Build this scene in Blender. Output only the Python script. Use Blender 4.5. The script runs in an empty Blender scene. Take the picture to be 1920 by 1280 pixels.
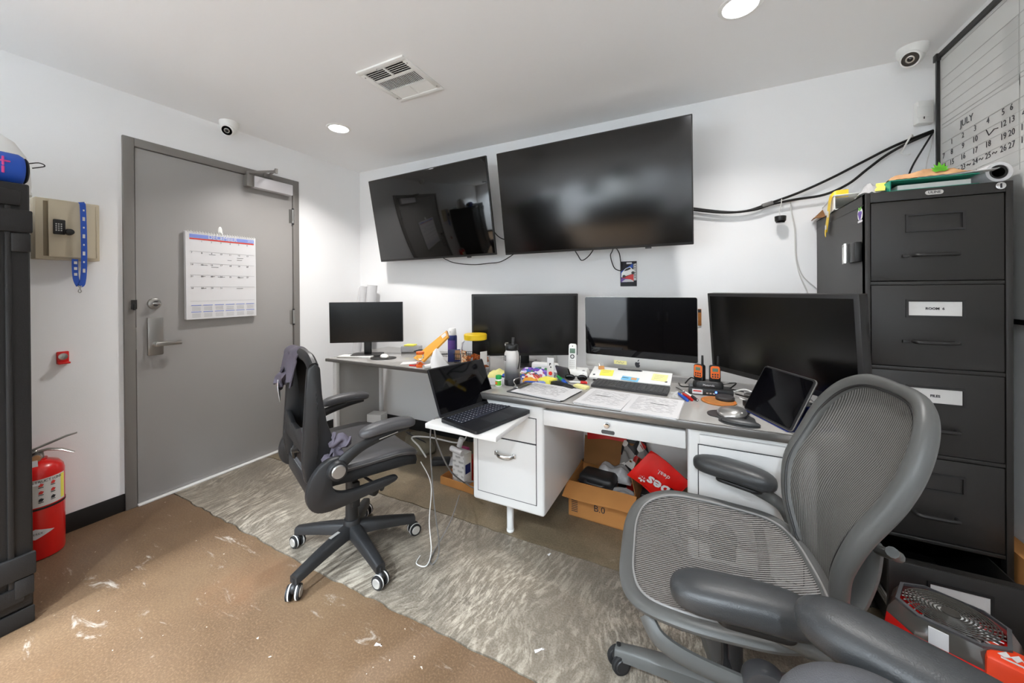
import bpy, bmesh, math, random
from mathutils import Matrix, Vector
random.seed(7)
R = math.radians
scene = bpy.context.scene
col = scene.collection

# ------------------------------------------------------------------ camera
cd = bpy.data.cameras.new('camera'); cam = bpy.data.objects.new('camera', cd); col.objects.link(cam)
cd.sensor_width = 36; cd.lens = 36 * 694.116 / 1920
cd.shift_y = -(640 - 545.339) / 1920
cd.clip_start = .02
_a, _t, _q = R(26.574), R(-.174), R(.373)
_f = Vector((-math.sin(_a), math.cos(_a), 0)); _r = Vector((math.cos(_a), math.sin(_a), 0)); _z = Vector((0, 0, 1))
_F = math.cos(_t) * _f + math.sin(_t) * _z; _U = math.cos(_t) * _z - math.sin(_t) * _f
_R = math.cos(_q) * _r - math.sin(_q) * _U; _U = math.sin(_q) * _r + math.cos(_q) * _U
cam.matrix_world = Matrix(((_R.x, _U.x, -_F.x, 0), (_R.y, _U.y, -_F.y, 0), (_R.z, _U.z, -_F.z, 1.27), (0, 0, 0, 1)))
scene.camera = cam

# ------------------------------------------------------------------ world, exposure
w = bpy.data.worlds.new('world'); scene.world = w; w.use_nodes = True
w.node_tree.nodes['Background'].inputs[0].default_value = (.6, .6, .6, 1)
w.node_tree.nodes['Background'].inputs[1].default_value = .05
scene.view_settings.view_transform = 'Standard'
scene.view_settings.look = 'None'
scene.view_settings.gamma = 1
scene.view_settings.use_curve_mapping = False
scene.view_settings.exposure = 0.25
LAMP_W, LAMP_FILL_W = 10.5, 71.0      # watts of one front / added rear fill downlight (their beams are built with the fixtures below)
scene.cycles.max_bounces = 16; scene.cycles.diffuse_bounces = 10

# ------------------------------------------------------------------ room measures (metres)
XL, XR, YB, YR, H = -2.988, 1.067, 2.614, -1.9, 2.44

# ------------------------------------------------------------------ materials
def lin(c):
    if isinstance(c, str):
        c = tuple(int(c[i:i + 2], 16) for i in (0, 2, 4))
    return tuple(((v / 255 / 12.92) if v / 255 <= .04045 else ((v / 255 + .055) / 1.055) ** 2.4) for v in c)
MATS = {}
def mat(name, c, rough=.5, metal=0, spec=.5, coat=0, bump=None, var=None, trans=0, emit=0, sheen=0, alpha=1, ior=None):
    m = bpy.data.materials.new(name); m.use_nodes = True; nt = m.node_tree
    b = nt.nodes['Principled BSDF']; rgb = lin(c)
    b.inputs['Base Color'].default_value = (*rgb, 1)
    b.inputs['Roughness'].default_value = rough; b.inputs['Metallic'].default_value = metal
    b.inputs['Specular IOR Level'].default_value = spec
    b.inputs['Coat Weight'].default_value = coat; b.inputs['Coat Roughness'].default_value = .05
    b.inputs['Transmission Weight'].default_value = trans; b.inputs['Alpha'].default_value = alpha
    b.inputs['Sheen Weight'].default_value = sheen
    if ior: b.inputs['IOR'].default_value = ior
    if emit:
        b.inputs['Emission Color'].default_value = (*rgb, 1); b.inputs['Emission Strength'].default_value = emit
    if var or bump:
        tc = nt.nodes.new('ShaderNodeTexCoord')
    if var:   # (scale, amount) soft colour mottling
        n = nt.nodes.new('ShaderNodeTexNoise'); n.inputs['Scale'].default_value = var[0]; n.inputs['Detail'].default_value = 5
        nt.links.new(tc.outputs['Object'], n.inputs['Vector'])
        mx = nt.nodes.new('ShaderNodeMix'); mx.data_type = 'RGBA'
        mx.inputs[6].default_value = (*[v * (1 - var[1]) for v in rgb], 1)
        mx.inputs[7].default_value = (*[min(1, v * (1 + var[1])) for v in rgb], 1)
        nt.links.new(n.outputs['Fac'], mx.inputs[0]); nt.links.new(mx.outputs[2], b.inputs['Base Color'])
    if bump:  # (scale, strength)
        n = nt.nodes.new('ShaderNodeTexNoise'); n.inputs['Scale'].default_value = bump[0]; n.inputs['Detail'].default_value = 3
        nt.links.new(tc.outputs['Object'], n.inputs['Vector'])
        bp = nt.nodes.new('ShaderNodeBump'); bp.inputs['Strength'].default_value = bump[1]; bp.inputs['Distance'].default_value = .002
        nt.links.new(n.outputs['Fac'], bp.inputs['Height']); nt.links.new(bp.outputs['Normal'], b.inputs['Normal'])
    MATS[name] = m; return m
class N:     # tiny node helper
    def __init__(s, m): s.nt = m.node_tree; s.b = s.nt.nodes['Principled BSDF']
    def n(s, t, **kw):
        nd = s.nt.nodes.new(t)
        for k, v in kw.items():
            if k.startswith('i_'): nd.inputs[int(k[2:]) if k[2:].isdigit() else k[2:].replace('_', ' ')].default_value = v
            else: setattr(nd, k, v)
        return nd
    def l(s, a, b): s.nt.links.new(a, b)
    def ramp(s, fac, stops):
        r = s.n('ShaderNodeValToRGB'); e = r.color_ramp.elements
        while len(e) < len(stops): e.new(.5)
        for k, (p, c) in enumerate(stops): e[k].position = p; e[k].color = (*c, 1) if len(c) == 3 else c
        s.l(fac, r.inputs[0]); return r.outputs[0]
    def mix(s, fac, a, b, bt='MIX'):
        m = s.n('ShaderNodeMix', data_type='RGBA', blend_type=bt)
        for v, k in ((fac, 0), (a, 6), (b, 7)):
            if hasattr(v, 'is_linked') or hasattr(v, 'links'): s.l(v, m.inputs[k])
            else: m.inputs[k].default_value = v if k == 0 else (*v, 1)
        return m.outputs[2]
    def noise(s, vec, scale, detail=4, rough=.5, dist=0):
        n = s.n('ShaderNodeTexNoise'); n.inputs['Scale'].default_value = scale; n.inputs['Detail'].default_value = detail
        n.inputs['Roughness'].default_value = rough; n.inputs['Distortion'].default_value = dist
        s.l(vec, n.inputs['Vector']); return n.outputs['Fac']
    def map(s, vec, sc=(1, 1, 1), rot=(0, 0, 0), loc=(0, 0, 0)):
        m = s.n('ShaderNodeMapping'); m.inputs['Scale'].default_value = sc; m.inputs['Rotation'].default_value = rot; m.inputs['Location'].default_value = loc
        s.l(vec, m.inputs['Vector']); return m.outputs[0]
    def obj(s): return s.n('ShaderNodeTexCoord').outputs['Object']
    def bump(s, h, st, d=.002):
        b = s.n('ShaderNodeBump'); b.inputs['Strength'].default_value = st; b.inputs['Distance'].default_value = d
        s.l(h, b.inputs['Height']); s.l(b.outputs[0], s.b.inputs['Normal'])

mat('wall', 'f2f2f2', .75, bump=(160, .12)); mat('ceiling', 'f6f6f6', .85, bump=(160, .1))
mat('doorgrey', '9a9794', .45, bump=(300, .08)); mat('framegrey', '7c7874', .42)
mat('vinyl', '1b1b1c', .45); mat('steel', 'b8b6b2', .3, 1); mat('brushed', 'a9a7a3', .38, 1, bump=(90, .05)); mat('chrome', 'd8d8d8', .12, 1)
mat('closer', 'd9d6d8', .4, .35); mat('white', 'efefec', .45); mat('whitegloss', 'f2f2ef', .18); mat('paper', 'd6d5d6', .8)
mat('paper2', 'd9d7d4', .8); mat('black', '141414', .4); mat('blackgloss', '0b0b0c', .08); mat('rubber', '1c1c1d', .65); mat('darkmetal', '2b2a2a', .42, .3)
mat('screen_soft', '080808', .2, spec=.7); mat('screen_gloss', '060606', .05, spec=.6); mat('screen_matte', '070707', .24, spec=.55)
mat('cabinet', '242220', .45, bump=(500, .12)); mat('cabinetside', '242220', .42, bump=(500, .12))
mat('safe', '201f1f', .5, bump=(400, .3), spec=.4); mat('beige', 'c9bda4', .5, bump=(400, .06)); mat('beigeshade', '8d7f66', .5)
mat('red', 'd81410', .3, coat=.3); mat('redmat', 'cc1712', .45); mat('blue', '2253b8', .6); mat('yellow', 'ecc51c', .4); mat('orange', 'e8691b', .45)
mat('green', '16a24c', .4); mat('purple', '6b4fa6', .5); mat('pink', 'd6468f', .5); mat('navy', '23306f', .35); mat('teal', '12806a', .4)
mat('deskwhite', 'e0dfdd', .35, coat=.2); mat('desktop', 'a3a09c', .09, spec=.6, var=(6, .06)); mat('deskedge', '85827f', .3, .75); mat('panelgrey', 'b0aeab', .5)
mat('cardboard', 'b2793f', .8, var=(9, .15), bump=(120, .15)); mat('cardboard_in', '8a5e33', .85, var=(9, .2)); mat('kraft', 'c08a55', .8, var=(14, .2))
mat('plastic', '232324', .42, bump=(600, .15)); mat('plastic_light', '3a393a', .4, bump=(600, .12)); mat('leather', '4a494b', .42, bump=(260, .35)); mat('fabricblack', '19191a', .9, bump=(700, .6))
mat('shirt', '5b5560', .9, bump=(500, .5), var=(20, .12)); mat('aeron', '565654', .42, spec=.4, bump=(500, .1)); mat('armpad', '363738', .38, bump=(450, .2))
mat('silver', 'c6c5c2', .28, .85); mat('alu', 'cfcdc9', .3, .6); mat('keygrey', '4a4a4c', .5); mat('laptop', '2c2d31', .35, .5)
mat('postit', 'f3ea62', .8); mat('postit2', 'f4eca4', .8); mat('manila', 'e0a23c', .75); mat('cork', 'a46b34', .9, var=(60, .35))
mat('bubble', 'd6d4d4', .25, trans=.45, bump=(90, .8)); mat('clear', 'f6f8fa', .02, trans=1, ior=1.12); mat('pretzel', 'c7651c', .6, var=(60, .4)); mat('tissue', 'f4f4f4', .9)
mat('lcd', '5d7a66', .3); mat('glassblack', '050508', .04, spec=.4); mat('greytext', '8b8b8b', .7); mat('ink', '2a2a30', .7); mat('redink', 'cf3a33', .7); mat('blueink', '7f8fd2', .7)
mat('lens', '08080a', .05, spec=.8); mat('wirewhite', 'd6d4d0', .5); mat('wiregrey', '6a6866', .5); mat('skinbrown', 'cf9f72', .8, var=(25, .35), bump=(60, .6)); mat('leafgreen', '5fae2a', .5)
mat('smoke', '55524d', .15, trans=.25, spec=.6); mat('led', '3f62ff', .4, emit=6); mat('fabricgrey', '4c4b4d', .95, bump=(600, .5)); mat('paperbag', 'd9b98a', .85, var=(20, .2), bump=(40, .6))

def floor_tan():
    m = mat('floor_tan', 'a58763', .42, spec=.4); s = N(m); v = s.obj()
    base = s.ramp(s.noise(v, 1.6, 6, .6), [(.28, lin('53402f')), (.5, lin('68523e')), (.72, lin('7b654e'))])
    fine = s.ramp(s.noise(v, 140, 3, .7), [(.3, lin('4a3a2b')), (.5, lin('664f39')), (.75, lin('987f62'))])
    c = s.mix(.38, base, fine)
    sc = s.noise(s.map(v, (2.2, 9, 1), (0, 0, R(28))), 1.7, 7, .72, .6)
    c = s.mix(s.ramp(sc, [(.60, (0, 0, 0)), (.72, (.55, .55, .55))]), c, lin('d9d2c6'))
    sp = s.noise(v, 46, 2, .5); c = s.mix(s.ramp(sp, [(.74, (0, 0, 0)), (.77, (.8, .8, .8))]), c, lin('e4ddd0'))
    red = s.noise(s.map(v, loc=(5, 2, 0)), 1.1, 4, .6); c = s.mix(s.ramp(red, [(.58, (0, 0, 0)), (.75, (.3, .3, .3))]), c, lin('8c5a3c'))
    s.l(c, s.b.inputs['Base Color']); s.bump(s.noise(v, 160, 3, .6), .12)
    s.l(s.ramp(s.noise(v, 3, 4), [(.3, (.34,) * 3), (.7, (.55,) * 3)]), s.b.inputs['Roughness'])
def floor_grey():
    m = mat('floor_grey', '9a9080', .42, spec=.4); s = N(m); v = s.obj()
    base = s.ramp(s.noise(v, 2.2, 6, .62), [(.3, lin('4f463b')), (.55, lin('655a4b')), (.75, lin('796d5c'))])
    wv = s.n('ShaderNodeVectorMath', operation='ADD')
    warp = s.n('ShaderNodeTexNoise'); warp.inputs['Scale'].default_value = .9; s.l(v, warp.inputs['Vector'])
    k = s.n('ShaderNodeVectorMath', operation='SCALE'); k.inputs[3].default_value = .7; s.l(warp.outputs['Color'], k.inputs[0])
    s.l(v, wv.inputs[0]); s.l(k.outputs[0], wv.inputs[1])
    st = s.noise(s.map(wv.outputs[0], (30, 7.5, 1), (0, 0, R(-38))), 1.9, 6, .68, .5)
    msk = s.ramp(s.noise(s.map(v, loc=(1, 4, 0)), 2.6, 4, .6), [(.36, (.12,) * 3), (.62, (1,) * 3)])
    stf = s.mix(1.0, s.ramp(st, [(.45, (0, 0, 0)), (.62, (.95, .95, .95))]), msk, 'MULTIPLY'); c = s.mix(stf, base, lin('b3a897'))
    dk = s.noise(s.map(v, loc=(3, 9, 0)), 1.5, 4, .6); c = s.mix(s.ramp(dk, [(.56, (0, 0, 0)), (.72, (.4, .4, .4))]), c, lin('6f675b'))
    sp = s.noise(v, 150, 3, .6); c = s.mix(.16, c, s.ramp(sp, [(.3, lin('5a5248')), (.7, lin('d8d2c8'))]))
    s.l(c, s.b.inputs['Base Color']); s.bump(st, .08)
def floor_brown():
    m = mat('floor_brown', '84745c', .36, spec=.45); s = N(m); v = s.obj()
    base = s.ramp(s.noise(v, 3.1, 7, .66), [(.28, lin('4a4031')), (.5, lin('695b47')), (.72, lin('857660'))])
    c = s.mix(.22, base, s.ramp(s.noise(v, 120, 3, .7), [(.3, lin('4c4232')), (.7, lin('b5a78e'))]))
    sc = s.noise(s.map(v, (4, 12, 1), (0, 0, R(50))), 1.6, 7, .7, .5); c = s.mix(s.ramp(sc, [(.62, (0, 0, 0)), (.74, (.5, .5, .5))]), c, lin('c8bfae'))
    s.l(c, s.b.inputs['Base Color']); s.bump(s.noise(v, 130, 3), .1)
floor_tan(); floor_grey(); floor_brown()

def mesh_fabric(name, axis, per, dark, light, a0=.72, a1=.97):
    m = mat(name, light, .55, spec=.35); s = N(m); v = s.obj()
    sx = s.n('ShaderNodeSeparateXYZ'); s.l(v, sx.inputs[0])
    mu = s.n('ShaderNodeMath', operation='MULTIPLY', i_1=2 * math.pi / per); s.l(sx.outputs[axis], mu.inputs[0])
    si = s.n('ShaderNodeMath', operation='SINE'); s.l(mu.outputs[0], si.inputs[0])
    fine = s.noise(v, 420, 2, .6)
    ad = s.n('ShaderNodeMath', operation='MULTIPLY_ADD', i_1=1.6, i_2=-.8); s.l(fine, ad.inputs[0])
    su = s.n('ShaderNodeMath', operation='ADD'); s.l(si.outputs[0], su.inputs[0]); s.l(ad.outputs[0], su.inputs[1])
    c = s.ramp(su.outputs[0], [(0, lin(dark)), (.35, lin(light)), (1, lin(light))]); s.l(c, s.b.inputs['Base Color'])
    al = s.ramp(su.outputs[0], [(0, (a0,) * 3), (.3, (a1,) * 3)]); s.l(al, s.b.inputs['Alpha'])
    s.bump(su.outputs[0], .25)
mesh_fabric('pellicle_seat', 0, .0085, '3a3836', '8b8784'); mesh_fabric('pellicle_back', 0, .0075, '4a4946', '7b7975', .8, .98)
mesh_fabric('mesh_black', 0, .004, '0a0a0a', '1b1b1b', .92, 1)

def gradient_bottle():
    m = mat('bottle_fade', 'd0ccc8', .35); s = N(m); v = s.obj()
    sx = s.n('ShaderNodeSeparateXYZ'); s.l(v, sx.inputs[0])
    mr = s.n('ShaderNodeMapRange', i_1=.02, i_2=.19); s.l(sx.outputs[2], mr.inputs[0])
    s.l(s.ramp(mr.outputs[0], [(.0, lin('2e2f33')), (.25, lin('4c4d52')), (.6, lin('b3b0ae')), (.75, lin('d3cfcb'))]), s.b.inputs['Base Color'])
gradient_bottle()
def candy(name, cols, scale):
    m = mat(name, 'ffffff', .3); s = N(m); v = s.obj()
    vo = s.n('ShaderNodeTexVoronoi'); vo.inputs['Scale'].default_value = scale; s.l(v, vo.inputs['Vector'])
    sep = s.n('ShaderNodeSeparateColor'); s.l(vo.outputs['Color'], sep.inputs[0])
    st = [(i / len(cols), lin(c)) for i, c in enumerate(cols)]
    r = s.n('ShaderNodeValToRGB'); r.color_ramp.interpolation = 'CONSTANT'
    e = r.color_ramp.elements
    while len(e) < len(st): e.new(.5)
    for k, (p, c) in enumerate(st): e[k].position = p; e[k].color = (*c, 1)
    s.l(sep.outputs[0], r.inputs[0]); s.l(r.outputs[0], s.b.inputs['Base Color'])
candy('candy_wrap', ['6a4bb0', '8f6bd0', 'd8d2ea', '3f6cc0', 'c04a6a', 'e8e4ee', '4a8a5a'], 55)
candy('gum_mix', ['c04038', 'e9e4dd', '3f8a4a', 'd9803a', 'efeae2', '3b57b0'], 60)
candy('snack_label', ['b88a5a', 'e6d2b4', '3a3a3a', 'c9743a'], 130)
candy('card_art', ['1c1c20', '2b2b30', '55555a', '1c1c20'], 90)
mat('keynight', '262938', .45); mat('laptop2', '35363b', .3, .4)
mat('ticketblue', '7fc4e8', .6); mat('khaki', '6a6252', .9, var=(25, .25), bump=(80, .5)); mat('orangered', 'f0441a', .4); mat('bubble2', 'cfcaca', .4, bump=(60, .5)); candy('gum_mix2', ['1a1a1c', 'd8d4d0', 'b81a16', '1a1a1c', '8a8886'], 22)
mat('boardwhite', 'd4d4d1', .25); mat('gridgrey', 'a9a9a6', .7); mat('beadgrey', '8b8987', .5); mat('paleyellow', 'e3dc90', .8)
mat('weekend', 'bfbfbc', .4)
# ------------------------------------------------------------------ mesh helpers
def T(x=0, y=0, z=0, rz=0, rx=0, ry=0):
    return Matrix.Translation((x, y, z)) @ Matrix.Rotation(R(rz), 4, 'Z') @ Matrix.Rotation(R(rx), 4, 'X') @ Matrix.Rotation(R(ry), 4, 'Y')
class B:
    def __init__(s): s.bm = bmesh.new()
    def _add(s, t, M=None):
        if M is not None: t.transform(M)
        me = bpy.data.meshes.new('t'); t.to_mesh(me); t.free(); s.bm.from_mesh(me); bpy.data.meshes.remove(me); return s
    def box(s, c, d, bev=0, M=None, seg=2):
        t = bmesh.new(); bmesh.ops.create_cube(t, size=1)
        for v in t.verts: v.co = Vector((v.co.x * d[0] + c[0], v.co.y * d[1] + c[1], v.co.z * d[2] + c[2]))
        if bev: bmesh.ops.bevel(t, geom=list(t.edges), offset=min(bev, .49 * min(d)), segments=seg, affect='EDGES', profile=.5)
        return s._add(t, M)
    def bb(s, a, b, bev=0, M=None, seg=2):
        return s.box([(a[i] + b[i]) / 2 for i in range(3)], [abs(b[i] - a[i]) for i in range(3)], bev, M, seg)
    def cyl(s, p0, p1, r0, r1=None, n=20, cap=True, bev=0, M=None):
        r1 = r0 if r1 is None else r1; p0, p1 = Vector(p0), Vector(p1); d = p1 - p0
        t = bmesh.new(); bmesh.ops.create_cone(t, cap_ends=cap, segments=n, radius1=r0, radius2=r1, depth=d.length)
        if bev:
            es = [e for e in t.edges if len(e.link_faces) == 2 and any(len(f.verts) > 4 for f in e.link_faces)]
            bmesh.ops.bevel(t, geom=es, offset=bev, segments=2, affect='EDGES', profile=.5)
        t.transform(Matrix.Translation((p0 + p1) / 2) @ d.to_track_quat('Z', 'Y').to_matrix().to_4x4())
        return s._add(t, M)
    def lathe(s, prof, n=28, M=None, cap=True):
        t = bmesh.new(); rings = []
        for r, z in prof: rings.append([t.verts.new((r * math.cos(2 * math.pi * k / n), r * math.sin(2 * math.pi * k / n), z)) for k in range(n)])
        for a, b in zip(rings, rings[1:]):
            for k in range(n): t.faces.new((a[k], a[(k + 1) % n], b[(k + 1) % n], b[k]))
        if cap:
            t.faces.new(rings[0][::-1]); t.faces.new(rings[-1])
        bmesh.ops.recalc_face_normals(t, faces=t.faces); return s._add(t, M)
    def tube(s, pts, r, n=8, closed=False, M=None, cap=True, flat=None):
        """sweep a circle (or flat=(w,h) ellipse) along pts; r scalar or list"""
        pts = [Vector(p) for p in pts]; m = len(pts); rs = r if isinstance(r, (list, tuple)) else [r] * m
        t = bmesh.new(); rings = []; up = None
        for i, p in enumerate(pts):
            if closed: d = pts[(i + 1) % m] - pts[i - 1]
            else: d = pts[min(i + 1, m - 1)] - pts[max(i - 1, 0)]
            d.normalize()
            if up is None:
                up = Vector((0, 0, 1)) if abs(d.z) < .9 else Vector((1, 0, 0))
            sd = d.cross(up); sd.normalize(); up = sd.cross(d); up.normalize()
            fw, fh = flat if flat else (1, 1)
            rings.append([t.verts.new(p + (sd * math.cos(2 * math.pi * k / n) * fw + up * math.sin(2 * math.pi * k / n) * fh) * rs[i]) for k in range(n)])
        pr = list(zip(rings, rings[1:])) + ([(rings[-1], rings[0])] if closed else [])
        for a, b in pr:
            for k in range(n): t.faces.new((a[k], a[(k + 1) % n], b[(k + 1) % n], b[k]))
        if not closed and cap: t.faces.new(rings[0][::-1]); t.faces.new(rings[-1])
        bmesh.ops.recalc_face_normals(t, faces=t.faces); return s._add(t, M)
    def prism(s, poly, z0, z1, M=None, bev=0):
        t = bmesh.new(); f = t.faces.new([t.verts.new((x, y, z0)) for x, y in poly])
        e = bmesh.ops.extrude_face_region(t, geom=[f]); bmesh.ops.translate(t, verts=[v for v in e['geom'] if isinstance(v, bmesh.types.BMVert)], vec=(0, 0, z1 - z0))
        bmesh.ops.recalc_face_normals(t, faces=t.faces)
        if bev:
            bmesh.ops.bevel(t, geom=[e for e in t.edges], offset=bev, segments=2, affect='EDGES', profile=.5)
        return s._add(t, M)
    def loft(s, secs, M=None, cap=True, closed=True):
        t = bmesh.new(); rs = [[t.verts.new(p) for p in q] for q in secs]; n = len(rs[0])
        for a, b in zip(rs, rs[1:]):
            for k in range(n if closed else n - 1): t.faces.new((a[k], a[(k + 1) % n], b[(k + 1) % n], b[k]))
        if cap and closed: t.faces.new(rs[0][::-1]); t.faces.new(rs[-1])
        bmesh.ops.recalc_face_normals(t, faces=t.faces); return s._add(t, M)
    def sph(s, c, r, n=20, M=None):
        t = bmesh.new(); bmesh.ops.create_uvsphere(t, u_segments=n, v_segments=max(6, n // 2), radius=1)
        rr = r if isinstance(r, (list, tuple)) else (r, r, r)
        for v in t.verts: v.co = Vector((v.co.x * rr[0] + c[0], v.co.y * rr[1] + c[1], v.co.z * rr[2] + c[2]))
        return s._add(t, M)
    def grid(s, fn, nu, nv, thick=0, M=None):
        t = bmesh.new(); g = [[t.verts.new(fn(i / nu, j / nv)) for j in range(nv + 1)] for i in range(nu + 1)]
        for i in range(nu):
            for j in range(nv): t.faces.new((g[i][j], g[i + 1][j], g[i + 1][j + 1], g[i][j + 1]))
        bmesh.ops.recalc_face_normals(t, faces=t.faces)
        if thick: bmesh.ops.solidify(t, geom=list(t.faces), thickness=thick)
        return s._add(t, M)
    def text(s, body, size, M, depth=.0004, align='CENTER', bold=0):
        cu = bpy.data.curves.new('t', 'FONT'); cu.body = body; cu.size = size; cu.align_x = align; cu.align_y = 'CENTER'; cu.extrude = depth; cu.offset = bold; cu.resolution_u = 2
        o = bpy.data.objects.new('t', cu); me = bpy.data.meshes.new_from_object(o)
        t = bmesh.new(); t.from_mesh(me); bpy.data.objects.remove(o); bpy.data.curves.remove(cu); bpy.data.meshes.remove(me)
        return s._add(t, M)
    def out(s, name, m, parent=None, ang=38, M=None):
        bm = s.bm
        if M is not None: bm.transform(M)
        bm.normal_update()
        for f in bm.faces: f.smooth = True
        for e in bm.edges: e.smooth = len(e.link_faces) == 2 and e.calc_face_angle(0) < R(ang)
        me = bpy.data.meshes.new(name); bm.to_mesh(me); bm.free()
        for q in (m if isinstance(m, (list, tuple)) else [m]): me.materials.append(MATS[q])
        o = bpy.data.objects.new(name, me); col.objects.link(o)
        if parent: o.parent = parent
        return o
def tag(o, label, cat, group=None):
    o['label'] = label; o['category'] = cat
    if group: o['group'] = group
    return o
def thing(name, label, cat, loc=(0, 0, 0), rz=0, group=None):
    o = bpy.data.objects.new(name, None); o.empty_display_size = .1; col.objects.link(o)
    o.location = loc; o.rotation_euler = (0, 0, R(rz)); return tag(o, label, cat, group)
def struct(o): o['kind'] = 'structure'; return o
def sroot(name, loc=(0, 0, 0)):
    o = bpy.data.objects.new(name, None); col.objects.link(o); o.location = loc; return struct(o)
def plab(o, l): o['label'] = l; return o
def catmull(pts, k=6, closed=False):
    P = [Vector(p) for p in pts]; n = len(P); o = []
    for i in range(n if closed else n - 1):
        g = (lambda j: P[j % n]) if closed else (lambda j: P[max(0, min(n - 1, j))])
        a, b, c, d = g(i - 1), g(i), g(i + 1), g(i + 2)
        for q in range(k):
            t = q / k; o.append(.5 * ((2 * b) + (c - a) * t + (2 * a - 5 * b + 4 * c - d) * t * t + (3 * b - a - 3 * c + d) * t ** 3))
    if not closed: o.append(P[-1])
    return o
def rrect(w, h, r, k=5, cx=0, cy=0):
    o = []
    for sx, sy, a in ((1, 1, 0), (-1, 1, 90), (-1, -1, 180), (1, -1, 270)):
        for q in range(k + 1):
            t = R(a + 90 * q / k); o.append((cx + sx * (w / 2 - r) + r * math.cos(t), cy + sy * (h / 2 - r) + r * math.sin(t)))
    return o
def XZ(M=None):     # prism drawn in x,z: local x->x, y->z, extrusion -> -y
    m = Matrix(((1, 0, 0, 0), (0, 0, -1, 0), (0, 1, 0, 0), (0, 0, 0, 1)))
    return (M @ m) if M is not None else m
def copy_tree(o, parent=None):
    c = o.copy(); col.objects.link(c)
    if parent: c.parent = parent
    for ch in list(o.children): copy_tree(ch, c)
    return c
def cord(name, pts, r, m, label=None, cat='cord', group=None, k=6, wp=None):
    o = B().tube(catmull(pts, k), r, 6).out(name, m, wp, M=W(wp) if wp else None)
    if label: tag(o, label, cat, group)
    return o
def frame_bars(b, w, h, t, d, M, y0=0):   # rectangular frame in local x,z, depth along +y
    for c, s_ in (((0, y0 + d / 2, h / 2 - t / 2), (w, d, t)), ((0, y0 + d / 2, -h / 2 + t / 2), (w, d, t)), ((-w / 2 + t / 2, y0 + d / 2, 0), (t, d, h - 2 * t)), ((w / 2 - t / 2, y0 + d / 2, 0), (t, d, h - 2 * t))):
        b.box(c, s_, 0, M)
    return b
# text standing on a wall: normal -y (faces the camera side), on left wall (normal +x), on right wall (normal -x), lying flat
def TXT_B(x, y, z, rz=0, rx=0): return T(x, y, z, rz) @ Matrix.Rotation(R(rx), 4, 'X') @ Matrix.Rotation(R(90), 4, 'X')
def TXT_L(x, y, z): return T(x, y, z, 90) @ Matrix.Rotation(R(90), 4, 'X')
def TXT_R(x, y, z): return T(x, y, z, -90) @ Matrix.Rotation(R(90), 4, 'X')
def W(o):
    return (Matrix.Translation(o.location) @ Matrix.Rotation(o.rotation_euler.z, 4, 'Z')).inverted()

# ================================================================== the room
fl = struct(B().bb((XL - .1, YR - .1, -.08), (XR + .1, YB + .1, -.031)).out('floor', 'floor_brown'))
def jag(y, x0, x1, n, amp, seed):
    rd = random.Random(seed); return [(x0 + (x1 - x0) * i / n, y + rd.uniform(-amp, amp)) for i in range(n + 1)]
j1 = jag(1.10, XL - .1, XR + .1, 90, .006, 1); j1 = [(x, y + .03 * max(0, (-1.5 - x) / 1.5)) for x, y in j1]
j2 = jag(1.70, XL - .1, XR + .1, 90, .005, 2)
g = .003
plab(B().prism([(XL - .1, YR - .1), (XR + .1, YR - .1)] + [(x, y - g) for x, y in j1[::-1]], -.03, 0).out('slab', 'floor_tan', fl), 'tan smooth concrete slab')
plab(B().prism([(x, y + g) for x, y in j1] + [(x, y - g) for x, y in j2[::-1]], -.03, 0).out('slab', 'floor_grey', fl), 'grey trowelled concrete strip')
plab(B().prism([(x, y + g) for x, y in j2] + [(XR + .1, YB + .1), (XL - .1, YB + .1)], -.03, 0).out('slab', 'floor_brown', fl), 'brown concrete slab under the desks')
struct(B().bb((XL - .1, YR - .1, H), (XR + .1, YB + .1, H + .1)).out('ceiling', 'ceiling'))
b = B().bb((XL - .1, YR, -.05), (XL, .913, H)).bb((XL - .1, 1.975, -.05), (XL, YB, H)).bb((XL - .1, .913, 2.184), (XL, 1.975, H))
struct(b.out('wall_left', 'wall'))
struct(B().bb((XL - .1, YB, -.05), (XR + .1, YB + .1, H)).out('wall_back', 'wall'))
struct(B().bb((XR, YR, -.05), (XR + .1, YB, H)).out('wall_right', 'wall'))
struct(B().bb((XL - .1, YR - .1, -.05), (XR + .1, YR, H)).out('wall_rear', 'wall'))
def baseb(name, a, c): struct(B().bb(a, c, .003).out(name, 'vinyl'))
baseb('baseboard_left', (XL, YR, 0), (XL + .008, .913, .1))
struct(B().bb((XL, 1.975, 0), (XL + .008, YB, .1), .003).out('baseboard_left', 'vinyl'))
baseb('baseboard_back', (XL, YB - .008, 0), (XR, YB, .1)); baseb('baseboard_right', (XR - .008, YR, 0), (XR, YB, .1))
baseb('baseboard_rear', (XL, YR, 0), (XR, YR + .008, .1))

# ---- door
d1 = sroot('door_1', (XL, 1.444, 0)); Wd = W(d1)
def dp(b, n, m, p=None, **k): return b.out(n, m, p or d1, M=Wd, **k)
fr = dp(B().bb((XL - .09, .913, 0), (XL + .016, .963, 2.184), .003).bb((XL - .09, 1.925, 0), (XL + .016, 1.975, 2.184), .003).bb((XL - .09, .963, 2.134), (XL + .016, 1.925, 2.184), .003), 'door_frame', 'framegrey')
dp(B().bb((XL - .085, .963, 0), (XL - .045, .985, 2.134)).bb((XL - .085, 1.903, 0), (XL - .045, 1.925, 2.134)).bb((XL - .085, .97, 2.11), (XL - .045, 1.92, 2.134)), 'door_stop', 'framegrey')
dp(B().bb((XL - .04, .968, .012), (XL + .005, 1.921, 2.130), .002), 'door_leaf', 'doorgrey')
dp(B().bb((XL - .06, .964, 0), (XL + .03, 1.924, .010), .003), 'threshold', 'paper2')
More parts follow.
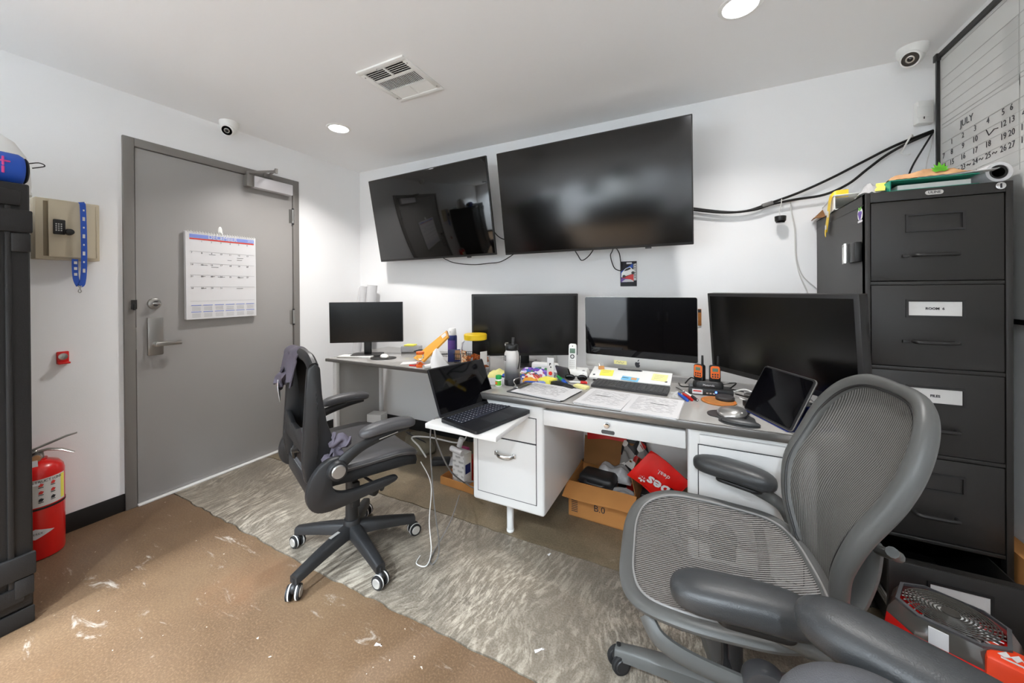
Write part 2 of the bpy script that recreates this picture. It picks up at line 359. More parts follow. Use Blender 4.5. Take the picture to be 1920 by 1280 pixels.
for z in (1.885, 1.06, .245):
    h = dp(B().cyl((XL + .014, 1.923, z - .055), (XL + .014, 1.923, z + .055), .008, n=14).bb((XL + .004, 1.895, z - .055), (XL + .008, 1.93, z + .055)), 'hinge', 'brushed')
    dp(B().cyl((XL + .014, 1.923, z - .066), (XL + .014, 1.923, z - .056), .0085, n=12).cyl((XL + .014, 1.923, z + .056), (XL + .014, 1.923, z + .066), .0085, n=12), 'hinge_pin', 'darkmetal', None)
db = dp(B().cyl((XL + .004, 1.049, 1.2), (XL + .018, 1.049, 1.2), .034, .031, 28, bev=.003), 'deadbolt', 'steel')
dp(B().cyl((XL + .018, 1.049, 1.2), (XL + .028, 1.049, 1.2), .018, .016, 20).bb((XL + .026, 1.030, 1.193), (XL + .044, 1.068, 1.207), .004, None), 'thumb_turn', 'chrome')
lp = dp(B().bb((XL + .004, 1.014, .885), (XL + .022, 1.088, 1.117), .005), 'lock_plate', 'brushed')
dp(B().cyl((XL + .02, 1.05, .953), (XL + .055, 1.05, .953), .017, n=18).bb((XL + .048, 1.035, .940), (XL + .066, 1.165, .966), .006), 'lever_handle', 'steel')
dp(B().bb((XL + .016, .942, 1.17), (XL + .026, .966, 1.225), .002).bb((XL + .014, .950, 1.165), (XL + .034, .958, 1.20), .002), 'strike_plate', 'darkmetal')
dp(B().bb((XL - .001, .962, .93), (XL + .006, .969, 1.06)), 'strike_plate', 'steel')
cl = dp(B().bb((XL + .006, 1.60, 2.043), (XL + .066, 1.893, 2.128), .006), 'closer_body', 'closer')
dp(B().bb((XL + .006, 1.552, 2.040), (XL + .064, 1.60, 2.131), .010), 'closer_end_cap', 'framegrey')
ca = dp(B().cyl((XL + .035, 1.575, 2.125), (XL + .035, 1.575, 2.155), .014).tube([(XL + .035, 1.575, 2.148), (XL + .23, 1.66, 2.150)], .009, 8), 'closer_arm', 'framegrey')
dp(B().cyl((XL + .23, 1.66, 2.135), (XL + .23, 1.66, 2.168), .011).tube([(XL + .23, 1.66, 2.16), (XL + .02, 1.72, 2.16)], .009, 8).bb((XL + .012, 1.69, 2.145), (XL + .03, 1.76, 2.175), .003), 'closer_arm', 'framegrey')

# ---- recessed lights, plus added fill downlights behind the camera
def downlight(x, y, label, grp, can, watts, spread, color):
    t = thing('recessed_light' if not can else 'added_fill_downlight', label, 'light', (x, y, H), 0, grp)
    if can: B().lathe([(.074, 0), (.078, 0), (.078, -can), (.074, -can), (.074, 0)], 36, cap=False).out('cylinder_housing', 'black', t)
    else: B().lathe([(.064, -.001), (.066, -.006), (.080, -.004), (.083, 0), (.064, 0)], 36, cap=False).out('trim_ring', 'white', t)
    B().cyl((0, 0, -.0035), (0, 0, -.0005), .065, n=36).out('lens', 'lamp', t)
    L = bpy.data.lights.new('downlight_beam', 'AREA'); L.shape = 'DISK'; L.size = .125; L.energy = watts; L.spread = R(spread); L.color = color
    o = bpy.data.objects.new('downlight_beam', L); col.objects.link(o); o.parent = t; o.location = (0, 0, -.006)
mat('lamp', 'fbfbff', .5, emit=14)
FC, RC = (1.0, .975, .95), (.78, .885, .975)
downlight(-2.30, 1.83, 'lit round recessed ceiling light near the grey door', 'recessed ceiling lights', 0, LAMP_W * 1.25, 125, FC)
downlight(.165, 1.80, 'lit round recessed ceiling light above the big television', 'recessed ceiling lights', 0, LAMP_W * .75, 125, FC)
for x_, nx in ((-2.30, 'beside the storage cabinet'), (-1.07, 'at mid ceiling'), (.165, 'by the right wall')):
    for y_, ny in ((-.92, 'nearer row'), (-1.38, 'row along the rear wall')): downlight(x_, y_, 'added fill downlight behind the photographer ' + nx + ', ' + ny, 'added rear fill downlights', .03, LAMP_FILL_W * (1 if x_ < 0 else .45), 110 if x_ < 0 else 140, RC)  # unseen lamps added to brighten the whole room from behind

# ---- ceiling vent (square register, three louvre fields)
t = thing('ceiling_vent', 'white square three-field air register in the ceiling', 'vent', (-1.465, 1.575, H))
b = B()
for c, s_ in (((0, .157, -.005), (.325, .03, .01)), ((0, -.157, -.005), (.325, .03, .01)), ((-.1475, 0, -.005), (.03, .285, .01)), ((.1475, 0, -.005), (.03, .285, .01))): b.box(c, s_, .003)
for y in (-.052, .05): b.box((0, y, -.004), (.27, .014, .007))
b.box((0, -.1, -.004), (.012, .085, .007)); b.box((0, .1, -.004), (.012, .085, .007))
b.out('grille_frame', 'white', t)
B().box((0, 0, -.0006), (.27, .29, .001)).out('duct_opening', 'black', t)
for k in range(6):
    for s_ in (-1, 1): B().box((0, 0, 0), (.125, .011, .0012), 0, T(s_ * .069, -.137 + k * .0145, -.005, 0, 30)).out('slat', 'white', t)
for k in range(22): B().box((0, 0, 0), (.0012, .088, .0042), 0, T(-.126 + k * .012, -.001, -.005, 0, 0, 20)).out('slat', 'white', t)
for k in range(6):
    for s_ in (-1, 1): B().box((0, 0, 0), (.125, .0145, .0012), 0, T(s_ * .069, .064 + k * .0145, -.005, 0, -12)).out('slat', 'white', t)
B().tube([(-.03, -.152, -.008), (-.03, -.152, -.02), (.012, -.152, -.02)], .0015, 6).out('damper_lever', 'steel', t)
for x, y in ((-.148, -.12), (.148, -.12), (-.148, .12), (.148, .12)): B().cyl((x, y, -.012), (x, y, -.009), .004, n=10).out('screw', 'steel', t)

# ---- dome security cameras
def dome_cam(x, y, look, label):
    t = thing('security_camera', label, 'camera', (x, y, H), 0, 'white eyeball security cameras')
    B().lathe([(.056, 0), (.057, -.012), (.055, -.03), (.046, -.048), (.02, -.052)], 32).out('mount_base', 'white', t)
    d = Vector(look).normalized(); q = d.to_track_quat('Z', 'Y').to_matrix().to_4x4(); M = Matrix.Translation((0, 0, -.045)) @ q
    e = B().sph((0, 0, 0), .044, 28, M).out('eyeball', 'white', t); M = M @ T(0, 0, .0085)
    B().lathe([(.040, .020), (.040, .030), (.036, .036), (.031, .037), (.031, .03)], 32, M).out('face_ring', 'white', e)
    B().lathe([(.031, .031), (.030, .0385), (.014, .0385), (.0135, .036)], 32, M).out('infrared_window', 'blackgloss', e)
    B().lathe([(.016, .0382), (.0165, .0405), (.0145, .041), (.0138, .0385)], 28, M).out('lens_ring', 'steel', e)
    B().lathe([(.0135, .036), (.010, .0395), (.004, .041)], 24, M).out('lens', 'lens', e)
dome_cam(-2.885, 1.42, (.55, -.62, -.62), 'white eyeball security camera above the grey door')
dome_cam(.945, 2.50, (-.45, -.75, -.55), 'white eyeball security camera in the corner above the motion sensor')

# ================================================================== left wall things
t = thing('key_cabinet', 'beige steel key cabinet with a push-button lock beside the door', 'cabinet', (XL, .69, 1.44)); Wk = W(t)
def kp(b, n, m, p=None): return b.out(n, m, p or t, M=Wk if not p else Wk)
kp(B().bb((XL, .581, 1.44), (XL + .076, .801, 1.745), .003), 'body', 'beige')
kp(B().bb((XL + .070, .606, 1.456), (XL + .0768, .790, 1.731)), 'shaded_opening', 'beigeshade')  # flat plate on the solid body, interior shade put into its colour
M = T(XL + .079, .787, 0, 0) @ Matrix.Rotation(R(4), 4, 'Z') @ T(-(XL + .079), -.787, 0)
kd = B().bb((XL + .079, .618, 1.452), (XL + .085, .787, 1.735), .002, M).out('door', 'beige', t, M=Wk)
B().cyl((XL + .084, .788, 1.455), (XL + .084, .788, 1.732), .004, n=10).out('hinge', 'beige', t, M=Wk)
for k in range(5): B().bb((XL + .006, .60 + .01 * (k % 2), 1.50 + .04 * k), (XL + .012, .63, 1.515 + .04 * k), .002).cyl((XL + .02, .618, 1.50 + .04 * k), (XL + .022, .618, 1.50 + .04 * k), .008, n=12).out('key', 'brushed', t, M=Wk)
lk = B().bb((XL + .098, .632, 1.565), (XL + .112, .672, 1.640), .004).out('push_button_lock', 'black', t, M=Wk)
b = B()
for r in range(4):
    for c in range(3): b.box((XL + .1135, .640 + .0085 * c, 1.585 + .0105 * r), (.003, .005, .006), .001)
b.out('buttons', 'alu', lk, M=Wk)['kind'] = 'stuff'
B().cyl((XL + .110, .682, 1.58), (XL + .135, .682, 1.58), .017, .015, 20, bev=.002).out('knob', 'black', t, M=Wk)
# lanyard
t = thing('lanyard', 'blue printed lanyard with a metal clip hanging on the beige key cabinet', 'lanyard', (XL + .1, .735, 1.28)); Wk = W(t)
x = XL + .1
def strap(pts, wdt): return B().tube(catmull(pts, 8), 1, 10, flat=(wdt, .0012))
def ribbon(pts, n=(1, 0, 0), wd=.011):
    P = catmull(pts, 8); secs = []
    for i, p in enumerate(P):
        d = (P[min(i + 1, len(P) - 1)] - P[max(0, i - 1)]).normalized(); sd = d.cross(Vector(n)).normalized(); nn = Vector(n) * .0008
        secs.append([p + sd * wd + nn, p - sd * wd + nn, p - sd * wd - nn, p + sd * wd - nn])
    return B().loft(secs)
st = ribbon([(x - .01, .731, 1.742), (x + .012, .731, 1.72), (x + .016, .733, 1.55), (x + .012, .733, 1.40), (x + .012, .727, 1.32), (x + .014, .717, 1.308)]).out('strap', 'blue', t, M=Wk)
s2 = ribbon([(x + .004, .704, 1.444), (x + .006, .703, 1.40), (x + .008, .706, 1.34), (x + .010, .716, 1.305)]).out('strap', 'blue', t, M=Wk)
b = B()
for k in range(8): b.box((x + .0185 - .0005 * k, .7325, 1.70 - .045 * k), (.0008, .009 if k % 2 else .006, .02 if k % 2 else .009))
for k in range(3): b.box((x + .0095, .7045, 1.425 - .03 * k), (.0008, .011, .014))
b.out('print', 'paper2', st, M=Wk)['kind'] = 'stuff'
B().tube(catmull([(x + .012, .712, 1.306), (x + .014, .718, 1.298), (x + .014, .724, 1.306)], 5), .0025, 6).cyl((x + .014, .718, 1.30), (x + .014, .718, 1.285), .003, n=8).tube(catmull([(x + .014, .714, 1.287), (x + .014, .712, 1.276), (x + .014, .718, 1.27), (x + .014, .723, 1.278), (x + .014, .719, 1.285)], 4), .0018, 6).out('clip', 'steel', t, M=Wk)
# red bracket
t = thing('extinguisher_bracket', 'small red wall bracket with a round grey disc below the key cabinet', 'bracket', (XL, .681, .898)); Wk = W(t)
B().bb((XL, .66, .90), (XL + .012, .703, .962), .004).bb((XL, .66, .898), (XL + .035, .703, .908), .003).out('bracket_plate', 'redmat', t, M=Wk)
B().cyl((XL + .012, .681, .936), (XL + .017, .681, .936), .017, n=24, bev=.001).cyl((XL + .017, .681, .936), (XL + .019, .681, .936), .005, n=12).out('disc', 'steel', t, M=Wk)

# ---- fire extinguisher
t = thing('fire_extinguisher', 'red fire extinguisher on the floor behind the black storage cabinet', 'extinguisher', (-2.875, .575, 0), 72)
bd = B().lathe([(.070, 0), (.082, .004), (.084, .02), (.084, .395), (.080, .418), (.066, .440), (.042, .453), (.030, .457), (.030, .465)], 40).out('cylinder', 'red', t)
def band(r, z0, z1, a0, a1, n=24): return B().grid(lambda u, v: (r * math.sin(R(a0 + (a1 - a0) * u)), -r * math.cos(R(a0 + (a1 - a0) * u)), z0 + (z1 - z0) * v), n, 1)
lb = plab(band(.0848, .255, .385, -75, 75).out('label', 'paper2', bd), 'white instruction label')
b = B()
def ctext(b, s_, size, ang, z, r=.0853):
    for i, ch in enumerate(s_):
        a = ang + (i - len(s_) / 2 + .5) * size * .62 / r * 180 / math.pi
        b.text(ch, size, T(r * math.sin(R(a)), -r * math.cos(R(a)), z, a) @ Matrix.Rotation(R(90), 4, 'X'), .0002)
ctext(b, 'INSTRUCTIONS', .017, 20, .373)
b2 = B()
for k, a in enumerate((-40, -15, 12, 38)):
    for zz in (.345, .31, .275):
        b.box((0, 0, 0), (.016, .0006, .003), 0, T(.0853 * math.sin(R(a)), -.0853 * math.cos(R(a)), zz, a)); 
        (b2 if k > 1 and zz > .3 else b).prism([(-.008, -.006), (.004, -.008), (.009, .002), (0, .008), (-.006, .004)], 0, .0005, T(.0855 * math.sin(R(a)), -.0855 * math.cos(R(a)), zz + .012, a) @ Matrix.Rotation(R(90), 4, 'X'))
b.out('lettering', 'ink', lb); b2.out('pictogram', 'redink', lb)
band(.0849, .262, .38, 60, 74, 6).out('class_strip', 'postit', lb)
band(.0856, .240, .250, -180, 180, 48).out('strap_band', 'rubber', bd)
b = B()   # diamond emblem that follows the cylinder
b.grid(lambda u, v: (.0849 * math.sin((u - .5) * 1.42), -.0849 * math.cos((u - .5) * 1.42), .13 + (v - .5) * .05 * (1 - abs(u - .5) * 2) + .0), 20, 2)
em = b.out('emblem', 'paper', bd); b = B(); ctext(b, 'AMEREX', .012, 0, .13, .0855); b.out('lettering', 'ink', em)
B().cyl((0, 0, .495), (0, 0, .53), .021, .018, 20).cyl((0, -.02, .512), (0, -.045, .512), .017, n=20).out('valve', 'brushed', t, M=T(0, 0, -.035))
B().cyl((0, -.045, .512), (0, -.048, .512), .015, n=20).out('gauge', 'skinbrown', t, M=T(0, 0, -.035))
B().tube([(-.02, 0, .53), (.03, 0, .536), (.075, 0, .522), (.115, 0, .495)], [.012, .015, .015, .011], 8, flat=(1, .4)).out('carry_handle', 'steel', t, M=T(0, 0, -.035))
B().tube([(-.02, 0, .545), (.04, 0, .566), (.09, 0, .585), (.125, 0, .592)], [.012, .014, .013, .009], 8, flat=(1, .4)).out('squeeze_lever', 'steel', t, M=T(0, 0, -.035))
B().cyl((-.01, .015, .54), (-.01, -.02, .54), .006, n=10).tube(catmull([(-.01, -.02, .54), (.0, -.035, .548), (-.012, -.042, .54), (-.02, -.03, .533)], 4), .0015, 6).out('safety_pin', 'steel', t, M=T(0, 0, -.035))
hs = B().tube(catmull([(-.02, .01, .52), (-.07, .03, .5), (-.098, .03, .42), (-.1, .02, .25), (-.098, .01, .18)], 6), .009, 10).out('hose', 'rubber', t, M=T(0, 0, -.035))
B().grid(lambda u, v: (-.05 + .065 * u - .01 * v, -.052 - .036 * (1 - (v)), .395 + .11 * v), 3, 5, .0006).out('inspection_tag', 'paper', t, M=T(0, 0, -.035))

# ---- black storage cabinet at the left edge
t = thing('storage_cabinet', 'tall black steel storage cabinet at the left edge', 'cabinet', (-2.64, -.05, 0)); Wk = W(t); X0 = -2.306
B().bb((XL + .02, -.55, .05), (X0 - .01, .45, 1.69), .006).bb((XL + .03, -.53, 0), (X0 - .03, .43, .06)).out('body', 'safe', t, M=Wk)
for y0, y1 in ((-.545, -.052), (-.048, .445)):
    dr = B().bb((X0 - .01, y0, .07), (X0, y1, 1.685), .004).out('door', 'safe', t, M=Wk)
    b = B()
    for a, c in (((X0, y0 + .02, 1.60), (X0 + .012, y1 - .02, 1.66)), ((X0, y0 + .02, .10), (X0 + .012, y1 - .02, .16))): b.bb(a, c, .005)
    for y in (y0 + .05, y1 - .05): b.bb((X0, y - .008, .16), (X0 + .009, y + .008, 1.60), .004)
    b.out('moulding', 'safe', dr, M=Wk)
for z in (1.50, .19):
    for y0, y1 in ((.28, .452), (-.552, -.38)):
        h = B().bb((X0, y0, z), (X0 + .018, y1, z + .085), .005).out('hinge_strap', 'safe', t, M=Wk)
        yy = y1 - .028 if y1 > 0 else y0 + .028
        B().bb((X0, yy - .024, z - .075), (X0 + .014, yy + .024, z - .002), .006).out('hinge_knuckle', 'safe', t, M=Wk)
B().bb((X0 - .004, -.55, .0), (X0 + .006, .45, .065), .006).out('plinth', 'safe', t, M=Wk)
B().cyl((X0, -.09, .9), (X0 + .05, -.09, .9), .02).bb((X0 + .04, -.1, .80), (X0 + .055, -.08, 1.0), .006).out('handle', 'brushed', t, M=Wk)
# on top of it
t = thing('speaker', 'blue fabric portable speaker on the black storage cabinet', 'speaker', (-2.385, .345, 1.69)); 
B().lathe([(.03, -.105), (.052, -.10), (.06, -.088), (.062, 0), (.06, .088), (.052, .10), (.03, .105)], 32, T(0, 0, .062, 0, 90)).out('fabric_body', 'blue', t)
for s_ in (-1, 1): B().lathe([(.044, 0), (.05, .004), (.044, .009), (.02, .008)], 28, T(0, s_ * .102, .062, 0, -90 * s_)).out('end_cap', 'rubber', t)
B().box((.0605, .045, .078), (.004, .034, .006), .0015).box((.0605, .045, .078), (.004, .006, .034), .0015).box((.061, .045, .045), (.004, .007, .026), .0015).out('button_marks', 'pink', t)
B().tube(catmull([(.02, .10, .085), (.03, .135, .10), (.035, .15, .09), (.025, .12, .075)], 5), .0022, 6).out('cord_loop', 'black', t)
t = thing('white_dome', 'white rounded dome behind the blue speaker on the storage cabinet', 'dome', (-2.62, .40, 1.69))
B().lathe([(.108, 0), (.112, .04), (.110, .11), (.10, .165), (.07, .22), (.03, .25), (.004, .255)], 32).out('shell', 'white', t)
B().lathe([(.106, .0), (.114, .002), (.114, .014), (.106, .016)], 32, cap=False).out('rim', 'white', t)

# ---- calendar on the door
t = thing('hook', 'white oval adhesive hook holding the wall calendar on the door', 'hook', (XL + .005, 1.405, 1.66)); Wk = W(t)
B().sph((0, 0, .03), (.006, .014, .035), 18).out('backplate', 'white', t); B().tube(catmull([(.004, 0, .03), (.016, 0, .012), (.024, 0, .008), (.026, 0, .02)], 5), .005, 8).out('prong', 'white', t)
t = thing('wall_calendar', 'December wall calendar with a blue header hanging on the grey door', 'calendar', (XL + .03, 1.41, 1.09))
M = T(0, 0, 0)
for k in range(3):
    B().grid(lambda u, v: (-.012 + .006 * k + .010 * (1 - v) * (.5 - .3 * u) * (k + 1) / 2, -.213 + .426 * u + (.004 * (2 - k) * (u - .5)), .001 * (2 - k) + .577 * v), 6, 8, .002).out('page', 'paper', t)
def pg(u, v, e=.0016): return (.0 + .010 * (1 - v) * (.5 - .3 * u) * 1.5 + e, -.213 + .426 * u, .577 * v)
def patch(b, u0, v0, u1, v1): b.grid(lambda p, q: pg(u0 + (u1 - u0) * p, v0 + (v1 - v0) * q), 3, 2)
b = B(); patch(b, .05, .93, .97, .972); b.out('blue_header', 'blueink', t)
for r in range(2):
    for c in range(6): b = B(); patch(b, .06 + .155 * c, .155 - .075 * r, .19 + .155 * c, .162 - .075 * r); b.out('mini_month_header', 'blueink', t)
b = B(); patch(b, .05, .912, .97, .926); b.out('weekday_strip', 'redink', t)
b = B()
for k in range(4): patch(b, .05, .775 - .135 * k, .97, .7775 - .135 * k)
patch(b, .05, .205, .97, .207)
for r in range(2):
    for c in range(6):
        for q in range(4): patch(b, .07 + .155 * c, .135 - .075 * r - .012 * q, .18 + .155 * c, .1375 - .075 * r - .012 * q)
for (u, v, w_) in ((.30, .745, .09), (.56, .69, .06), (.70, .725, .1), (.70, .70, .08), (.19, .62, .09), (.33, .60, .1), (.19, .49, .06), (.32, .49, .06), (.42, .485, .1), (.7, .485, .1), (.19, .35, .07), (.69, .35, .1)): patch(b, u, v, u + w_, v + .006)
b.out('rules', 'greytext', t)['kind'] = 'stuff'
b = B()
def ct(b, s_, size, u, v, al='CENTER'): p = pg(u, v, .002); b.text(s_, size, TXT_L(*p), .0002, al)
days = [(c, 0, n) for c, n in zip(range(1, 7), range(1, 7))] + [((n - 7) % 7, 1 + (n - 7) // 7, n) for n in range(7, 32)]
for c, r, n in days: ct(b, str(n), .015, .075 + .131 * c, .895 - .135 * r - (.0 if r == 0 else .0))
b.out('day_numbers', 'ink', t)['kind'] = 'stuff'
b = B(); ct(b, 'DECEMBER', .036, .50, .951); ct(b, '2025', .02, .915, .951); b.out('month_lettering', 'paper', t)
b = B()
for k in range(26): b.cyl((.004, -.2 + .016 * k, .570), (.004, -.2 + .016 * k, .584), .0022, n=6)
b.out('wire_binding', 'wirewhite', t)['kind'] = 'stuff'
# ================================================================== televisions
def tv(name, label, x, y, z, rz, tilt):
    t = thing(name, label, 'television', (x, y, z), rz, 'wall-mounted televisions'); M = T(0, 0, 0, 0, tilt); w_, h_ = 1.235, .71
    B().box((0, .012, 0), (w_, .020, h_), .004, M).out('bezel', 'darkmetal', t)
    B().box((0, .001, .004), (w_ - .012, .006, h_ - .024), .001, M).out('screen', 'screen_gloss' if 'left' in label else 'screen_soft', t)
    B().box((0, .035, -.06), (w_ * .8, .035, h_ * .7), .012, M).out('rear_housing', 'black', t)
    B().box((.37, .004, -h_ / 2 - .004), (.035, .014, .01), .002, M).out('sensor_nub', 'darkmetal', t)
    d = YB - y
    bk = B().box((0, .06, -.02), (.44, .012, .4), .002, M).box((-.15, .07, -.02), (.03, .02, .44), .002, M).box((.15, .07, -.02), (.03, .02, .44), .002, M)
    bk.box((0, d - .012, -.02), (.5, .02, .26), .002).tube([(0, .06, -.02), (.05, (d + .06) / 2, -.02), (0, d - .02, -.02)], .02, 8)
    bk.out('wall_mount', 'black', t)
    return t
TV1 = tv('television', 'left wall television, tilted down, facing the grey door', -1.955, 2.374, 1.879, -3.16, 10.8)
TV2 = tv('television', 'right wall television, larger looking, tilted down over the desk', -.635, 2.319, 1.873, -1.28, 10.2)
cord('television_cord', [(-1.9, 2.48, 1.55), (-1.786, 2.5, 1.497), (-1.601, 2.5, 1.473), (-1.45, 2.5, 1.478), (-1.34, 2.5, 1.488), (-1.213, 2.46, 1.535)], .0035, 'black', wp=TV1)
cord('television_cord', [(-.765, 2.47, 1.56), (-.74, 2.5, 1.51), (-.71, 2.5, 1.47), (-.66, 2.5, 1.50), (-.61, 2.47, 1.555)], .0035, 'black', wp=TV2)
cord('television_cord', [(-.49, 2.52, 1.57), (-.52, 2.58, 1.53), (-.534, 2.59, 1.498), (-.513, 2.595, 1.423), (-.485, 2.595, 1.400), (-.463, 2.595, 1.404), (-.468, 2.595, 1.469), (-.475, 2.58, 1.52), (-.495, 2.53, 1.56)], .0035, 'black', wp=TV2)
cord('television_cord', [(-1.42, 2.52, 1.76), (-1.437, 2.56, 1.735), (-1.40, 2.57, 1.69), (-1.347, 2.57, 1.666), (-1.30, 2.53, 1.68)], .004, 'black', wp=TV1)

# ---- toy car card on the wall
t = thing('toy_car_card', 'toy race car blister card pinned under the right television', 'card', (-.418, YB - .004, 1.289))
B().box((0, .001, .085), (.108, .003, .17), .001).out('backing_card', 'ink', t)
B().prism([(-.05, .10), (.03, .155), (.03, .13), (-.05, .06)], 0, .0012, XZ(T(0, -.001, 0))).out('blue_field', 'blue', t)
B().prism([(-.05, .03), (.034, .03), (.034, .085), (-.05, .055)], 0, .0012, XZ(T(0, -.001, 0))).out('red_field', 'redmat', t)
B().prism([(-.05, .028), (-.01, .028), (0, .05), (-.05, .058)], 0, .0014, XZ(T(0, -.001, 0))).out('violet_field', 'purple', t)
B().prism([(.034, .04), (.052, .04), (.052, .155), (.034, .15)], 0, .0012, XZ(T(0, -.001, 0))).out('side_strip', 'paper2', t)
ca = B().prism([(-.047, .060), (.028, .085), (.042, .095), (.044, .108), (.025, .118), (.012, .132), (-.018, .122), (-.045, .092)], 0, .006, XZ(T(0, -.001, 0)), .001).out('car', 'white', t)
B().prism([(-.03, .103), (-.015, .119), (.010, .128), (.018, .118), (-.005, .108)], 0, .0015, XZ(T(0, -.0072, 0))).out('car_window', 'black', ca)
for x, z in ((-.028, .068), (.03, .091)): B().cyl((x, -.001, z), (x, -.0095, z), .010, n=14).out('wheel', 'black', ca)
B().prism([(-.045, .03), (.035, .03), (.03, .04), (.012, .048), (-.02, .048), (-.035, .038)], 0, .0016, XZ(T(0, -.0015, 0))).out('car_silhouette', 'paper', t)
B().box((.005, -.001, .157), (.035, .002, .012), .001).out('hang_tab', 'paper', t)
for k in range(6): B().box((.043, -.0018, .06 + .016 * k), (.008, .0008, .008)).out('print_mark', 'ink', t)

# ================================================================== wall cords, clips and sensors
CY = YB - .03
cord('wall_cable', [(-.10, CY, 1.80), (-.022, CY, 1.774), (.154, CY, 1.733), (.264, CY, 1.728), (.381, CY, 1.762), (.518, CY, 1.807), (.658, CY, 1.868), (.79, CY, 1.936), (.914, CY, 1.998), (1.052, CY, 2.047)], .0072, 'black', 'upper thick black cable running from the television to the corner', 'cable', 'black wall cables')
cord('wall_cable', [(-.10, CY - .014, 1.78), (-.022, CY - .014, 1.760), (.154, CY - .014, 1.726), (.30, CY - .014, 1.728), (.38, CY - .014, 1.750), (.492, CY - .014, 1.766), (.621, CY - .014, 1.777), (.722, CY - .014, 1.822), (.797, CY - .014, 1.887), (.87, CY - .014, 1.948), (.95, CY - .014, 1.995), (1.046, CY - .012, 2.036)], .0072, 'black', 'lower thick black cable sagging below the other wall cable', 'cable', 'black wall cables')
t = thing('cable_clip', 'grey cable clip gripping both black wall cables', 'clip', (.365, CY - .006, 1.754))
B().box((0, 0, 0), (.055, .034, .022), .004, T(0, 0, 0, 0, 0, -15)).out('clamp', 'wiregrey', t); B().box((0, .022, 0), (.02, .03, .016), .002).out('wall_tab', 'wiregrey', t)
cord('wall_wire', [(.475, CY, 1.772), (.482, YB - .012, 1.71), (.497, YB - .010, 1.602), (.501, YB - .010, 1.451), (.520, YB - .010, 1.345), (.556, YB - .012, 1.24), (.57, YB - .02, 1.10)], .0028, 'wirewhite', 'thin white wire hanging from the wall cables, left strand', 'wire', 'thin white wires')
cord('wall_wire', [(.4745, CY - .002, 1.765), (.486, YB - .007, 1.70), (.503, YB - .006, 1.60), (.506, YB - .006, 1.451), (.532, YB - .006, 1.344), (.585, YB - .006, 1.280), (.593, YB - .006, 1.272)], .0022, 'wirewhite', 'thin white wire curling behind the filing cabinet, right strand', 'wire', 'thin white wires')
t = thing('hanging_webcam', 'small black webcam hanging from a white wire on the wall cables', 'webcam', (.422, 2.55, 1.655))
B().cyl((0, 0, -.008), (0, 0, .022), .026, .028, 24, bev=.004).out('housing', 'black', t); B().cyl((0, 0, -.016), (0, 0, -.008), .020, .024, 24).out('lens_barrel', 'blackgloss', t)
B().tube(catmull([(0, 0, .02), (-.004, 0, .05), (.004, 0, .09), (.008, .01, .118), (.012, .034, .112), (.01, .03, .095)], 6), .0022, 6).out('wire_hanger', 'wirewhite', t)
t = thing('cable_hook', 'white zigzag wire hook holding the cables near the corner', 'hook', (.94, YB, 1.99))
B().tube([(.03, -.04, .05), (-.018, -.06, -.045), (.012, -.055, -.055), (.02, -.05, -.05)], .004, 6).tube([(.03, -.04, .05), (.045, -.01, .045), (.05, -.002, .04)], .004, 6).out('wire_form', 'white', t)
B().box((.052, -.003, .04), (.03, .006, .02), .002).out('adhesive_base', 'white', t)
cord('hanging_cable', [(1.05, CY, 2.036), (1.02, CY - .01, 1.98), (.973, CY - .01, 1.88), (.95, CY - .02, 1.80), (.945, CY - .02, 1.70)], .004, 'black', 'thin black cord dropping from the corner behind the paper bag', 'cord')
cord('wall_wire', [(1.056, CY + .01, 2.05), (1.045, CY, 1.97), (1.03, CY, 1.90), (1.02, CY, 1.80)], .002, 'wirewhite', 'thin white wire dropping from the corner beside the calendar board', 'wire')
t = thing('motion_sensor', 'white motion sensor in the corner above the cable bundle', 'sensor', (1.022, YB, 2.14))
B().prism([(-.042, -.028), (-.034, -.058), (.03, -.04), (.034, -.004), (.02, -.001), (-.03, -.001)], -.055, .058, None, .006).out('housing', 'white', t)
B().box((-.028, -.049, .0), (.05, .004, .055), .003, T(0, 0, 0, 14)).out('detector_window', 'whitegloss', t); B().box((-.012, -.055, -.03), (.004, .003, .012), .001).out('indicator', 'ink', t)

# ================================================================== calendar whiteboard on the right wall
t = thing('calendar_whiteboard', 'large black-framed calendar whiteboard on the right wall', 'whiteboard', (XR, 1.90, 1.15)); Wk = W(t); xb = 1.052
y0, y1, z0, z1 = 1.15, 2.530, 1.15, 2.372
B().bb((xb, y0, z0), (XR - .001, y1, z1)).out('board', 'boardwhite', t, M=Wk)
B().bb((xb - .012, y1 - .006, z0), (XR, y1 + .006, z1)).bb((xb - .012, y0, z1 - .004), (XR, y1, z1 + .018)).bb((xb - .012, y0, z0 - .018), (XR, y1, z0)).bb((xb - .012, y0 - .006, z0), (XR, y0 + .006, z1)).out('frame', 'darkmetal', t, M=Wk)
for y, z in ((y1, z1), (y0, z1), (y1, z0), (y0, z0)): B().box((xb - .003, y, z + .006), (.03, .03, .034), .003).out('corner_cap', 'black', t, M=Wk)
xs = xb - .0006; b = B()
def seg(b, ya, za, yb_, zb_, w_=.0022): b.bb((xs - .0004, min(ya, yb_), min(za, zb_) - w_ / 2), (xs + .0004, max(ya, yb_) + .0001, max(za, zb_) + w_ / 2))
for zt in (2.262, 1.955):
    seg(b, 1.2, zt, 2.51, zt, .003)
    for k in range(1, 6): seg(b, 1.2, zt - .047 * k, 2.51, zt - .047 * k, .0014)
    seg(b, 1.2, zt + .09, 2.51, zt + .09, .003)
    for blk in (2.033, 1.53):
        b.bb((xs - .0004, blk - .0012, zt - .26), (xs + .0004, blk + .0012, zt + .085))
b.out('grid_lines', 'gridgrey', t, M=Wk)['kind'] = 'stuff'
